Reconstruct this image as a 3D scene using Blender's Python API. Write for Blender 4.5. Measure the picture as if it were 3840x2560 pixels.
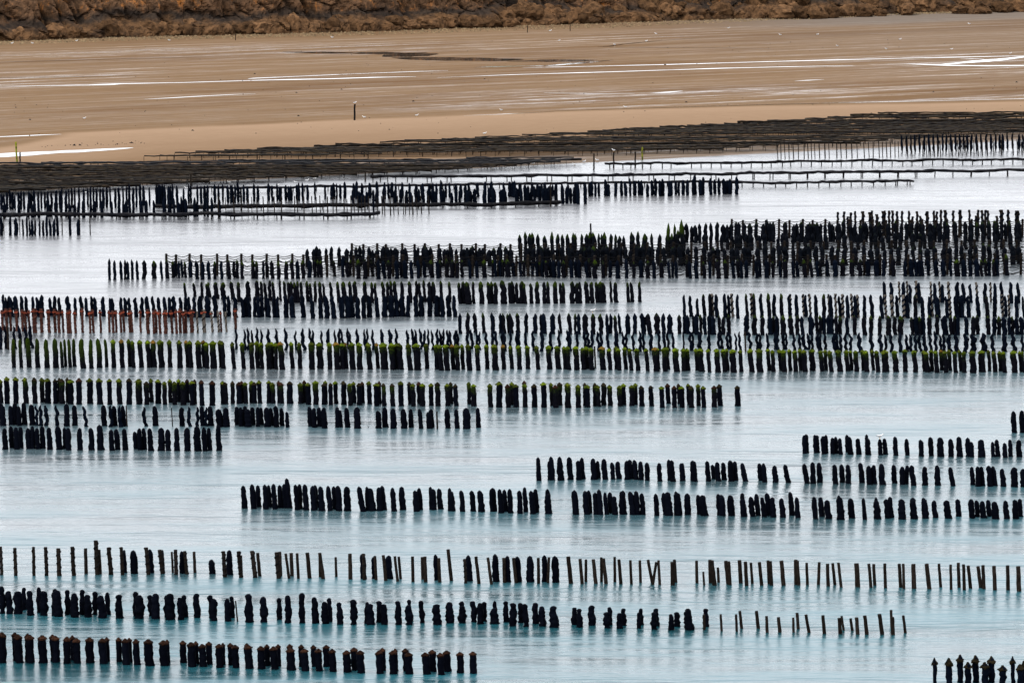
import bpy, math, random
import numpy as np
from mathutils import Vector, Matrix, noise
from math import sin, cos, pi, atan, tan, radians, exp, sqrt, floor, hypot

random.seed(7)
scene = bpy.context.scene
for o in list(bpy.data.objects):
    bpy.data.objects.remove(o)

# ------------------------------------------------------------------ camera
CAM_H, FPX, PITCH = 45.0, 16000.0, atan(2180.0 / 16000.0)
cd = bpy.data.cameras.new('camera')
cam = bpy.data.objects.new('camera', cd)
scene.collection.objects.link(cam)
cam.location = (0, 0, CAM_H)
cam.rotation_euler = (pi / 2 - PITCH, 0, 0)
cd.sensor_width = 36.0
cd.lens = FPX / 3840 * 36.0
cd.clip_start, cd.clip_end = 1.0, 30000.0
scene.camera = cam

# ------------------------------------------------------------------ overcast daylight
SUN_EL, SUN_AZ = radians(50), radians(-35)
world = bpy.data.worlds.new('World')
scene.world = world
world.use_nodes = True
wt = world.node_tree
wt.nodes.clear()
w_out = wt.nodes.new('ShaderNodeOutputWorld')
w_bg = wt.nodes.new('ShaderNodeBackground')
w_sky = wt.nodes.new('ShaderNodeTexSky')
w_sky.sky_type = 'NISHITA'
w_sky.sun_disc = False
w_sky.sun_elevation = SUN_EL
w_sky.sun_rotation = SUN_AZ
w_sky.dust_density = 2.0
w_hsv = wt.nodes.new('ShaderNodeHueSaturation')
w_hsv.inputs['Saturation'].default_value = 0.35
w_mix = wt.nodes.new('ShaderNodeMix')
w_mix.data_type = 'RGBA'
w_mix.inputs[0].default_value = 0.80          # share of the sky that the cloud sheet covers
w_mix.inputs[7].default_value = (9.0, 9.2, 9.6, 1)  # even pale cloud sheet
wt.links.new(w_sky.outputs[0], w_hsv.inputs['Color'])
wt.links.new(w_hsv.outputs[0], w_mix.inputs[6])
wt.links.new(w_mix.outputs[2], w_bg.inputs['Color'])
w_bg.inputs['Strength'].default_value = 0.128
wt.links.new(w_bg.outputs[0], w_out.inputs[0])

sl = bpy.data.lights.new('sun', 'SUN')
sl.energy = 1.4
sl.angle = radians(14)
sl.color = (1.0, 0.95, 0.88)
sun = bpy.data.objects.new('sun', sl)
scene.collection.objects.link(sun)
SUN_DIR = Vector((sin(SUN_AZ) * cos(SUN_EL), -cos(SUN_AZ) * cos(SUN_EL) * 0.6, sin(SUN_EL)))
sun.rotation_euler = SUN_DIR.to_track_quat('Z', 'Y').to_euler()
w_sky.sun_rotation = math.atan2(SUN_DIR.x, SUN_DIR.y)

scene.view_settings.view_transform = 'Standard'
scene.view_settings.look = 'None'
scene.view_settings.gamma = 1.0
scene.view_settings.exposure = 1.25
scene.view_settings.use_curve_mapping = False
scene.cycles.max_bounces = 5

# ------------------------------------------------------------------ surveying: photo point -> place on the ground
cp, sp = cos(PITCH), sin(PITCH)

def ray(u, v):
    a, b = (u - 1920) / FPX, (1280 - v) / FPX
    return Vector((a, cp + b * sp, -sp + b * cp))

def at_z(u, v, z=0.0):
    d = ray(u, v)
    t = (z - CAM_H) / d.z
    return Vector((d.x * t, d.y * t, z))

def at_y(u, v, y):
    d = ray(u, v)
    t = y / d.y
    return Vector((d.x * t, y, CAM_H + d.z * t))

SA, SB = at_z(0, 722), at_z(3840, 527)          # ends of the waterline
SDIR = (SB - SA).normalized()
SNOR = Vector((-SDIR.y, SDIR.x, 0))

def shore(x, y):
    dx, dy = x - SA.x, y - SA.y
    return dx * SDIR.x + dy * SDIR.y, dx * SNOR.x + dy * SNOR.y

BAR_PX = [(-900, 640), (60, 548), (150, 526), (260, 502), (700, 478), (1300, 452), (1900, 428), (2300, 416), (2800, 401), (3200, 394), (3840, 380), (4900, 360)]
BAR = sorted([tuple(shore(*at_z(u, v, 0.4)[:2])) for u, v in BAR_PX])
BS, BT = np.array([b[0] for b in BAR]), np.array([b[1] for b in BAR])

def smooth(a, b, x):
    k = min(1.0, max(0.0, (x - a) / (b - a)))
    return k * k * (3 - 2 * k)

def sand_z(x, y):
    s, t = shore(x, y)
    z = 0.0045 * t if t > 0 else 0.02 * t
    bt = float(np.interp(s, BS, BT))
    q = t - bt
    z += 0.30 * exp(-((q + 5) / 9.0) ** 2) * smooth(0, 25, t)
    return max(z, -2.5)

def on_sand(u, v, dz=0.0):
    z = 0.3
    for _ in range(8):
        p = at_z(u, v, z + dz)
        z = sand_z(p.x, p.y)
    return Vector((p.x, p.y, z + dz))

# ------------------------------------------------------------------ helpers
COL = scene.collection

def mesh_obj(name, verts, faces, mat, parent=None, smooth_sh=True):
    me = bpy.data.meshes.new(name)
    me.from_pydata(verts, [], faces)
    me.update()
    if smooth_sh:
        me.polygons.foreach_set('use_smooth', [True] * len(me.polygons))
    mats = mat if isinstance(mat, (list, tuple)) else [mat]
    for m in mats:
        me.materials.append(m)
    o = bpy.data.objects.new(name, me)
    COL.objects.link(o)
    if parent:
        o.parent = parent
    return o

def link_mesh(name, me, parent=None):
    o = bpy.data.objects.new(name, me)
    COL.objects.link(o)
    if parent:
        o.parent = parent
    return o

def empty(name, loc=(0, 0, 0)):
    o = bpy.data.objects.new(name, None)
    o.empty_display_size = 0.3
    o.location = loc
    COL.objects.link(o)
    return o

def tag(o, label=None, cat=None, group=None, kind=None):
    if label: o['label'] = label
    if cat: o['category'] = cat
    if group: o['group'] = group
    if kind: o['kind'] = kind
    return o

def copy_tree(root):
    c = root.copy()
    COL.objects.link(c)
    for ch in root.children:
        k = ch.copy()
        COL.objects.link(k)
        k.parent = c
    return c

class MB:
    def __init__(self): self.v, self.f = [], []
    def add(self, v, f):
        n = len(self.v)
        self.v += [tuple(p) for p in v]
        self.f += [tuple(i + n for i in q) for q in f]
    def tube(self, pts, r, k=5, cap=True):
        pts = [Vector(p) for p in pts]
        v, f = [], []
        for i, p in enumerate(pts):
            d = (pts[min(i + 1, len(pts) - 1)] - pts[max(i - 1, 0)]).normalized()
            a = d.orthogonal().normalized() if abs(d.z) > 0.9 else d.cross(Vector((0, 0, 1))).normalized()
            b = d.cross(a)
            rr = r[i] if isinstance(r, (list, tuple)) else r
            for j in range(k):
                q = 2 * pi * j / k
                v.append(p + a * (cos(q) * rr) + b * (sin(q) * rr))
        for i in range(len(pts) - 1):
            for j in range(k):
                f.append((i * k + j, i * k + (j + 1) % k, (i + 1) * k + (j + 1) % k, (i + 1) * k + j))
        if cap:
            f.append(tuple(range(k))[::-1])
            f.append(tuple((len(pts) - 1) * k + j for j in range(k)))
        self.add(v, f)
    def box(self, c, s, rot=None):
        v = []
        for z in (-.5, .5):
            for x, y in ((-.5, -.5), (.5, -.5), (.5, .5), (-.5, .5)):
                p = Vector((x * s[0], y * s[1], z * s[2]))
                if rot is not None: p = rot @ p
                v.append(p + Vector(c))
        self.add(v, [(3, 2, 1, 0), (4, 5, 6, 7), (0, 1, 5, 4), (1, 2, 6, 5), (2, 3, 7, 6), (3, 0, 4, 7)])
    def build(self, name, mat, parent=None, sm=True):
        return mesh_obj(name, self.v, self.f, mat, parent, sm)

def n3(x, y, z):
    return noise.noise(Vector((x, y, z)))

def fbm(x, y, z, o=4):
    return noise.fractal(Vector((x, y, z)), 1.0, 2.0, o)

# ------------------------------------------------------------------ materials
def nmat(name):
    m = bpy.data.materials.new(name)
    m.use_nodes = True
    nt = m.node_tree
    return m, nt, nt.nodes['Principled BSDF']

def N(nt, t, **kw):
    n = nt.nodes.new(t)
    for k, v in kw.items():
        setattr(n, k, v)
    return n

def ramp(nt, fac, stops):
    r = N(nt, 'ShaderNodeValToRGB')
    cr = r.color_ramp
    while len(cr.elements) < len(stops): cr.elements.new(0.5)
    for e, (p, c) in zip(cr.elements, stops):
        e.position = p
        e.color = c if len(c) == 4 else (*c, 1)
    nt.links.new(fac, r.inputs[0])
    return r.outputs[0]

def noisetex(nt, vec, scale, detail=4, rough=0.55):
    n = N(nt, 'ShaderNodeTexNoise')
    n.inputs['Scale'].default_value = scale
    n.inputs['Detail'].default_value = detail
    n.inputs['Roughness'].default_value = rough
    if vec is not None: nt.links.new(vec, n.inputs['Vector'])
    return n.outputs[0]

def mapping(nt, src, scale=(1, 1, 1), rotz=0.0, loc=(0, 0, 0)):
    m = N(nt, 'ShaderNodeMapping')
    m.inputs['Scale'].default_value = scale
    m.inputs['Rotation'].default_value = (0, 0, rotz)
    m.inputs['Location'].default_value = loc
    nt.links.new(src, m.inputs['Vector'])
    return m.outputs[0]

def mixc(nt, fac, a, b):
    m = N(nt, 'ShaderNodeMix', data_type='RGBA')
    for sock, val in ((m.inputs[0], fac), (m.inputs[6], a), (m.inputs[7], b)):
        if hasattr(val, 'is_output'): nt.links.new(val, sock)
        elif isinstance(val, (int, float)): sock.default_value = val
        else: sock.default_value = (*val, 1)
    return m.outputs[2]

def math_n(nt, op, a, b=0.0, c=None, clamp=False):
    m = N(nt, 'ShaderNodeMath', operation=op, use_clamp=clamp)
    for i, val in enumerate((a, b) if c is None else (a, b, c)):
        if hasattr(val, 'is_output'): nt.links.new(val, m.inputs[i])
        else: m.inputs[i].default_value = val
    return m.outputs[0]

def maprange(nt, v, a, b, c=0.0, d=1.0):
    m = N(nt, 'ShaderNodeMapRange')
    nt.links.new(v, m.inputs[0])
    for i, x in enumerate((a, b, c, d)): m.inputs[i + 1].default_value = x
    return m.outputs[0]

def coat_mat(name, c1, c2, scale=14.0, rough=0.7, spec=0.2, bump=0.5, rand=0.25):
    """A weathered surface in two tones, with a little difference from one object to the next."""
    m, nt, b = nmat(name)
    geo = N(nt, 'ShaderNodeNewGeometry')
    inf = N(nt, 'ShaderNodeObjectInfo')
    n = noisetex(nt, geo.outputs['Position'], scale, 5)
    col = mixc(nt, maprange(nt, n, 0.35, 0.68), c1, c2)
    hs = N(nt, 'ShaderNodeHueSaturation')
    nt.links.new(col, hs.inputs['Color'])
    nt.links.new(maprange(nt, inf.outputs['Random'], 0, 1, 1 - rand, 1 + rand), hs.inputs['Value'])
    nt.links.new(hs.outputs[0], b.inputs['Base Color'])
    b.inputs['Roughness'].default_value = rough
    b.inputs['Specular IOR Level'].default_value = spec * 0.15
    bp = N(nt, 'ShaderNodeBump')
    bp.inputs['Strength'].default_value = bump
    bp.inputs['Distance'].default_value = 0.03
    nt.links.new(n, bp.inputs['Height'])
    nt.links.new(bp.outputs[0], b.inputs['Normal'])
    return m

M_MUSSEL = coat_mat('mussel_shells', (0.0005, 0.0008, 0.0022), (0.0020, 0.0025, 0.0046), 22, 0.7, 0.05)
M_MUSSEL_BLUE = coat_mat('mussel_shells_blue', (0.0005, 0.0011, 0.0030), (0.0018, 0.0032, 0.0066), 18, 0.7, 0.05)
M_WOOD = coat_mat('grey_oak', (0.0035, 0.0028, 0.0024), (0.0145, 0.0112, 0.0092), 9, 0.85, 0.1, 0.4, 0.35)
M_WOOD_PALE = coat_mat('pale_oak', (0.04680, 0.03900, 0.03315), (0.09360, 0.08190, 0.07020), 9, 0.85, 0.1, 0.4, 0.2)
M_DARKROPE = coat_mat('tarred_rope', (0.00240, 0.00240, 0.00320), (0.00800, 0.00720, 0.00720), 20, 0.8, 0.1)
M_PALEROPE = coat_mat('pale_rope', (0.16, 0.17, 0.17), (0.32, 0.33, 0.33), 20, 0.8, 0.1)
M_BROWNCAP = coat_mat('rusty_net', (0.003, 0.0018, 0.0014), (0.021, 0.0085, 0.0045), 11, 0.8, 0.1, 0.5, 0.45)
M_BROWNTIP = coat_mat('brown_weed', (0.003, 0.0027, 0.0018), (0.013, 0.0095, 0.004), 12, 0.8, 0.1, 0.5, 0.4)
M_ALGAE = coat_mat('green_algae', (0.009, 0.018, 0.001), (0.064, 0.086, 0.003), 7, 0.75, 0.15, 0.5, 0.4)
M_ALGAEDARK = coat_mat('dull_algae', (0.006, 0.009, 0.001), (0.045, 0.056, 0.003), 7, 0.75, 0.15, 0.5, 0.5)
M_RUSTTIP = coat_mat('orange_lichen_tip', (0.025, 0.022, 0.003), (0.10, 0.048, 0.010), 9, 0.8, 0.1, 0.5, 0.4)
M_REDNET = coat_mat('red_net', (0.05, 0.010, 0.006), (0.13, 0.028, 0.014), 12, 0.8, 0.1, 0.4, 0.2)
M_REDPOLE = coat_mat('red_brown_pole', (0.015, 0.006, 0.0045), (0.055, 0.021, 0.016), 9, 0.8, 0.1, 0.4, 0.25)
M_REDROPE = coat_mat('brown_rope', (0.028, 0.012, 0.009), (0.07, 0.028, 0.02), 12, 0.8, 0.1)
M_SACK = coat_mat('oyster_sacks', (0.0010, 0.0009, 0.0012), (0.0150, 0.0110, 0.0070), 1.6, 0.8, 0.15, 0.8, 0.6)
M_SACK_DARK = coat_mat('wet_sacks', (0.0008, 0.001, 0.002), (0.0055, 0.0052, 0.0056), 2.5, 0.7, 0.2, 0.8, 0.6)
M_LEG = coat_mat('rusty_legs', (0.003, 0.0026, 0.003), (0.011, 0.009, 0.008), 6, 0.8, 0.1)
M_GULL = coat_mat('white_plumage', (0.42, 0.42, 0.42), (0.5, 0.5, 0.5), 5, 0.8, 0.1, 0.1, 0.05)
M_GULLWING = coat_mat('grey_wing', (0.13, 0.14, 0.16), (0.2, 0.21, 0.23), 5, 0.8, 0.1, 0.1, 0.1)
M_BEAK = coat_mat('yellow_beak', (0.5, 0.25, 0.03), (0.55, 0.3, 0.04), 5, 0.6, 0.2, 0.1, 0.1)
M_WEEDSTAKE = coat_mat('weedy_wood', (0.03, 0.035, 0.006), (0.17, 0.17, 0.015), 3, 0.85, 0.1)

def algae_sleeve(name, reach):
    """Mussels with green algae growing on the upper part of the post."""
    m, nt, b = nmat(name)
    tc = N(nt, 'ShaderNodeTexCoord')
    geo = N(nt, 'ShaderNodeNewGeometry')
    sx = N(nt, 'ShaderNodeSeparateXYZ')
    nt.links.new(tc.outputs['Object'], sx.inputs[0])
    n = noisetex(nt, geo.outputs['Position'], 9, 5)
    inf = N(nt, 'ShaderNodeObjectInfo')
    lvl = math_n(nt, 'ADD', sx.outputs[2], math_n(nt, 'MULTIPLY', math_n(nt, 'SUBTRACT', n, 0.5), 0.9))
    lvl = math_n(nt, 'ADD', lvl, maprange(nt, inf.outputs['Random'], 0, 1, -0.12, 0.12))
    f = maprange(nt, lvl, 1.0 - reach, 1.0)
    mus = mixc(nt, maprange(nt, n, 0.35, 0.7), (0.0006, 0.001, 0.0024), (0.0035, 0.0033, 0.0048))
    alg = mixc(nt, maprange(nt, noisetex(nt, geo.outputs['Position'], 17, 4), 0.4, 0.65), (0.003, 0.0075, 0.001), (0.024, 0.038, 0.002))
    nt.links.new(mixc(nt, f, mus, alg), b.inputs['Base Color'])
    b.inputs['Roughness'].default_value = 0.75
    b.inputs['Specular IOR Level'].default_value = 0.01
    return m
M_SLEEVE = algae_sleeve('algae_sleeve', 0.35)
M_SLEEVE_LONG = algae_sleeve('algae_sleeve_long', 0.75)
M_SLIM = algae_sleeve('weedy_shells', 0.16)

# water: turbid turquoise, smoothed by wind into long streaks
def water_mat(name, base, rough, bump, streak=True):
    m, nt, b = nmat(name)
    geo = N(nt, 'ShaderNodeNewGeometry')
    P = geo.outputs['Position']
    fine = noisetex(nt, mapping(nt, P, (0.24, 1.15, 1), radians(2)), 1.0, 5, 0.62)
    broad = noisetex(nt, mapping(nt, P, (0.055, 0.24, 1), radians(5), (7, 3, 0)), 1.0, 4, 0.58)
    big = noisetex(nt, mapping(nt, P, (0.010, 0.05, 1), radians(12), (2, 9, 0)), 1.0, 4, 0.55)
    h = math_n(nt, 'ADD', math_n(nt, 'MULTIPLY', fine, 0.30), math_n(nt, 'ADD', math_n(nt, 'MULTIPLY', broad, 1.7), math_n(nt, 'MULTIPLY', big, 4.5)))
    bp = N(nt, 'ShaderNodeBump')
    bp.inputs['Strength'].default_value = bump
    bp.inputs['Distance'].default_value = 1.0
    nt.links.new(h, bp.inputs['Height'])
    nt.links.new(bp.outputs[0], b.inputs['Normal'])
    # silt near the beach, clearer turquoise further out
    sx = N(nt, 'ShaderNodeSeparateXYZ')
    nt.links.new(P, sx.inputs[0])
    tt = math_n(nt, 'ADD', math_n(nt, 'MULTIPLY', math_n(nt, 'SUBTRACT', sx.outputs[0], SA.x), SNOR.x), math_n(nt, 'MULTIPLY', math_n(nt, 'SUBTRACT', sx.outputs[1], SA.y), SNOR.y))
    tt = math_n(nt, 'ADD', tt, math_n(nt, 'MULTIPLY', math_n(nt, 'SUBTRACT', big, 0.5), 90))
    deep = mixc(nt, maprange(nt, broad, 0.35, 0.65), tuple(0.6 * c for c in base), tuple(1.4 * c for c in base))
    col = mixc(nt, maprange(nt, tt, -230, -70), deep, (0.062, 0.064, 0.070))
    nt.links.new(col, b.inputs['Base Color'])
    b.inputs['IOR'].default_value = 1.52
    nt.links.new(maprange(nt, broad, 0.3, 0.7, rough * 0.75, rough * 1.3), b.inputs['Roughness'])
    return m
M_WATER = water_mat('sea_water', (0.0055, 0.043, 0.056), 0.265, 0.44)

def pool_mat():
    m, nt, b = nmat('pool_water')
    b.inputs['Base Color'].default_value = (0.022, 0.019, 0.016, 1)
    b.inputs['Roughness'].default_value = 0.03
    b.inputs['IOR'].default_value = 1.34
    return m
M_POOL = pool_mat()

def sand_mat():
    m, nt, b = nmat('beach_sand')
    geo = N(nt, 'ShaderNodeNewGeometry')
    P = geo.outputs['Position']
    ang = -math.atan2(SDIR.y, SDIR.x)
    at = N(nt, 'ShaderNodeAttribute', attribute_name='zones')
    sc = N(nt, 'ShaderNodeSeparateColor')
    nt.links.new(at.outputs['Color'], sc.inputs[0])
    dry, film, damp = sc.outputs[0], sc.outputs[1], sc.outputs[2]
    def along(sx, sy, k=0.0):
        r = mapping(nt, P, (1, 1, 1), ang + k)
        return mapping(nt, r, (sx, sy, 1))
    streak = noisetex(nt, along(0.014, 0.40), 1.0, 7, 0.72)
    grain = noisetex(nt, along(0.5, 1.0), 1.0, 4, 0.7)
    ripple = noisetex(nt, along(0.16, 1.3), 1.0, 4, 0.7)
    patch = noisetex(nt, along(0.015, 0.06), 1.0, 4, 0.6)
    dryc = mixc(nt, grain, (0.150, 0.099, 0.064), (0.186, 0.126, 0.083))
    wetc = mixc(nt, grain, (0.080, 0.050, 0.028), (0.130, 0.084, 0.050))
    brown = mixc(nt, maprange(nt, patch, 0.48, 0.66), wetc, (0.080, 0.047, 0.025))
    greyc = mixc(nt, grain, (0.0741, 0.0585, 0.0468), (0.1053, 0.0842, 0.0679))
    col = mixc(nt, dry, brown, dryc)
    col = mixc(nt, damp, col, greyc)
    nt.links.new(col, b.inputs['Base Color'])
    # a skin of water left in streaks by the tide
    fm = math_n(nt, 'ADD', math_n(nt, 'MULTIPLY', maprange(nt, streak, 0.44, 0.62), maprange(nt, ripple, 0.36, 0.60)), 0.0)
    fm = math_n(nt, 'MULTIPLY', fm, film, clamp=True)
    nt.links.new(math_n(nt, 'SUBTRACT', 0.95, math_n(nt, 'MULTIPLY', fm, 0.72)), b.inputs['Roughness'])
    nt.links.new(math_n(nt, 'ADD', 0.0, math_n(nt, 'MULTIPLY', fm, 0.24)), b.inputs['Specular IOR Level'])
    b.inputs['IOR'].default_value = 1.36
    bp = N(nt, 'ShaderNodeBump')
    bp.inputs['Strength'].default_value = 0.25
    bp.inputs['Distance'].default_value = 0.15
    nt.links.new(ripple, bp.inputs['Height'])
    nt.links.new(bp.outputs[0], b.inputs['Normal'])
    return m
M_SAND = sand_mat()

def rock_mat(name, zoned=True):
    m, nt, b = nmat(name)
    geo = N(nt, 'ShaderNodeNewGeometry')
    P = geo.outputs['Position']
    sx = N(nt, 'ShaderNodeSeparateXYZ')
    nt.links.new(P, sx.inputs[0])
    n1 = noisetex(nt, P, 0.55, 6, 0.65)
    n2 = noisetex(nt, mapping(nt, P, (1, 1, 0.7)), 1.1, 6, 0.72)
    inf = N(nt, 'ShaderNodeObjectInfo')
    tan_ = mixc(nt, maprange(nt, n2, 0.35, 0.65), (0.020, 0.012, 0.007), (0.094, 0.050, 0.024))
    if zoned:
        z = math_n(nt, 'ADD', sx.outputs[2], math_n(nt, 'ADD', math_n(nt, 'MULTIPLY', math_n(nt, 'SUBTRACT', n1, 0.5), 2.4), math_n(nt, 'MULTIPLY', math_n(nt, 'SUBTRACT', noisetex(nt, P, 0.09, 2), 0.5), 4.5)))
        dark = mixc(nt, maprange(nt, n2, 0.35, 0.7), (0.008, 0.0066, 0.006), (0.036, 0.025, 0.018))
        upper = mixc(nt, maprange(nt, n2, 0.35, 0.65), (0.022, 0.0135, 0.0085), (0.088, 0.048, 0.026))
        orange = mixc(nt, maprange(nt, math_n(nt, 'ADD', math_n(nt, 'MULTIPLY', n1, 0.5), math_n(nt, 'MULTIPLY', n2, 0.5)), 0.54, 0.66), upper, (0.21, 0.078, 0.018))
        c = mixc(nt, maprange(nt, z, 2.7, 3.6), tan_, dark)
        c = mixc(nt, maprange(nt, z, 4.0, 4.9), c, orange)
        c = mixc(nt, maprange(nt, noisetex(nt, P, 0.16, 3), 0.52, 0.66, 0, 0.7), c, (0.009, 0.007, 0.006))
    else:
        hs = N(nt, 'ShaderNodeHueSaturation')
        nt.links.new(tan_, hs.inputs['Color'])
        nt.links.new(maprange(nt, inf.outputs['Random'], 0, 1, 0.55, 1.35), hs.inputs['Value'])
        c = hs.outputs[0]
    nt.links.new(c, b.inputs['Base Color'])
    b.inputs['Roughness'].default_value = 0.9
    b.inputs['Specular IOR Level'].default_value = 0.01
    bp = N(nt, 'ShaderNodeBump')
    bp.inputs['Strength'].default_value = 0.55
    bp.inputs['Distance'].default_value = 0.30
    nt.links.new(math_n(nt, 'ADD', n1, math_n(nt, 'MULTIPLY', n2, 0.6)), bp.inputs['Height'])
    nt.links.new(bp.outputs[0], b.inputs['Normal'])
    return m
M_CLIFF = rock_mat('cliff_rock')
M_BOULDER = rock_mat('boulder_rock', False)
M_SHINGLE = coat_mat('shingle', (0.035, 0.025, 0.015), (0.15, 0.106, 0.06), 1.3, 0.9, 0.1, 0.8, 0.2)
M_HEATH = coat_mat('heath', (0.03, 0.04, 0.012), (0.09, 0.085, 0.03), 0.06, 0.95, 0.05, 0.5, 0.1)

# ------------------------------------------------------------------ the setting
def sea():
    n = 40
    v = [(-9000, -3000, 0), (9000, -3000, 0), (9000, 9000, 0), (-9000, 9000, 0)]
    o = mesh_obj('sea', v, [(0, 1, 2, 3)], M_WATER, None, False)
    tag(o, kind='structure')
sea()

CLIFF_PX = [(-1500, 205), (0, 160), (500, 143), (960, 133), (1500, 119), (1920, 102), (2300, 90), (2900, 72), (3300, 57), (3840, 43), (5400, 5)]
CL = sorted(tuple(shore(*on_sand(u, v)[:2])) for u, v in CLIFF_PX)
CS, CT = np.array([c[0] for c in CL]), np.array([c[1] for c in CL])

def beach():
    ss = np.concatenate([np.linspace(-1600, -50, 40), np.arange(-48, 310, 1.25), np.linspace(312, 1800, 40)])
    ts = np.concatenate([np.linspace(-90, -6, 12), np.arange(-4, 262, 1.0), np.linspace(264, 330, 12)])
    v, cols = [], []
    for s in ss:
        bt, ct = float(np.interp(s, BS, BT)), float(np.interp(s, CS, CT))
        for t in ts:
            x, y = SA.x + SDIR.x * s + SNOR.x * t, SA.y + SDIR.y * s + SNOR.y * t
            v.append((x, y, sand_z(x, y)))
            wob = 4 * n3(s * .03, t * .05, 2.0)
            dry = smooth(-2.5, 3.0, bt - t + 1.6 * n3(s * .06, t * .2, 1) + 0.5 * n3(s * .4, t * .6, 1)) * (0.36 + 0.5 * smooth(34, 4, bt - t + wob) + .14 * smooth(9, 3, bt - t + .5 * wob))
            dry *= smooth(6, 40, t + wob)
            film = smooth(1, 8, t - bt) * smooth(0, 22, ct - t + wob) * (0.5 + 0.8 * smooth(-0.2, 0.4, n3(s * .012 + 3, t * .03, 5)))
            film = max(film, (smooth(2, 6, t - bt) * smooth(42, 18, t - bt) * smooth(95, 160, s)) * (.75 + .7 * n3(s * .05, t * .12, 9)))
            film = max(film, 1.3 * smooth(26, 3, t))
            damp = smooth(26, 12, ct - t + wob) * smooth(190, 240, s) * 0.8 + 0.75 * smooth(16, 2, t) + 0.25 * smooth(150, 230, s) * smooth(4, 20, t - bt)
            cols.append((dry, min(film, 1.3), min(1, damp), 1))
    m = len(ts)
    f = [(i * m + j, (i + 1) * m + j, (i + 1) * m + j + 1, i * m + j + 1) for i in range(len(ss) - 1) for j in range(m - 1)]
    o = mesh_obj('beach', v, f, M_SAND)
    a = o.data.color_attributes.new('zones', 'FLOAT_COLOR', 'POINT')
    a.data.foreach_set('color', np.array(cols, dtype=np.float32).ravel())
    tag(o, kind='structure')
beach()

def strip(name, pts, wide=0.52, dz=0.015):
    """A runnel: centre line in photo points with widths in metres across."""
    pw = [(on_sand(u, v), w) for u, v, w in pts]
    line = []
    for i in range(len(pw) - 1):
        (p, w), (q, x) = pw[i], pw[i + 1]
        n = max(2, int((q - p).length / 1.0))
        for k in range(n + (i == len(pw) - 2)):
            a = k / n
            line.append((p.lerp(q, a), w + (x - w) * a))
    v, f = [], []
    for i, (p, w) in enumerate(line):
        d = (line[min(i + 1, len(line) - 1)][0] - line[max(i - 1, 0)][0])
        d.z = 0
        d.normalize()
        nn = Vector((-d.y, d.x, 0))
        w = w * wide * (0.8 + 0.5 * n3(i * .13, len(pts), 0.5) + 0.25 * n3(i * .5, 3, 1)) + 0.02
        for k in (-.5, 0, .5):
            q = p + nn * (w * k)
            v.append((q.x, q.y, sand_z(q.x, q.y) + dz))
    for i in range(len(line) - 1):
        for k in (0, 1):
            f.append((i * 3 + k, i * 3 + k + 1, i * 3 + k + 4, i * 3 + k + 3)[::-1])
    o = mesh_obj(name, v, f, M_POOL)
    tag(o, kind='structure')
    return o

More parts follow.
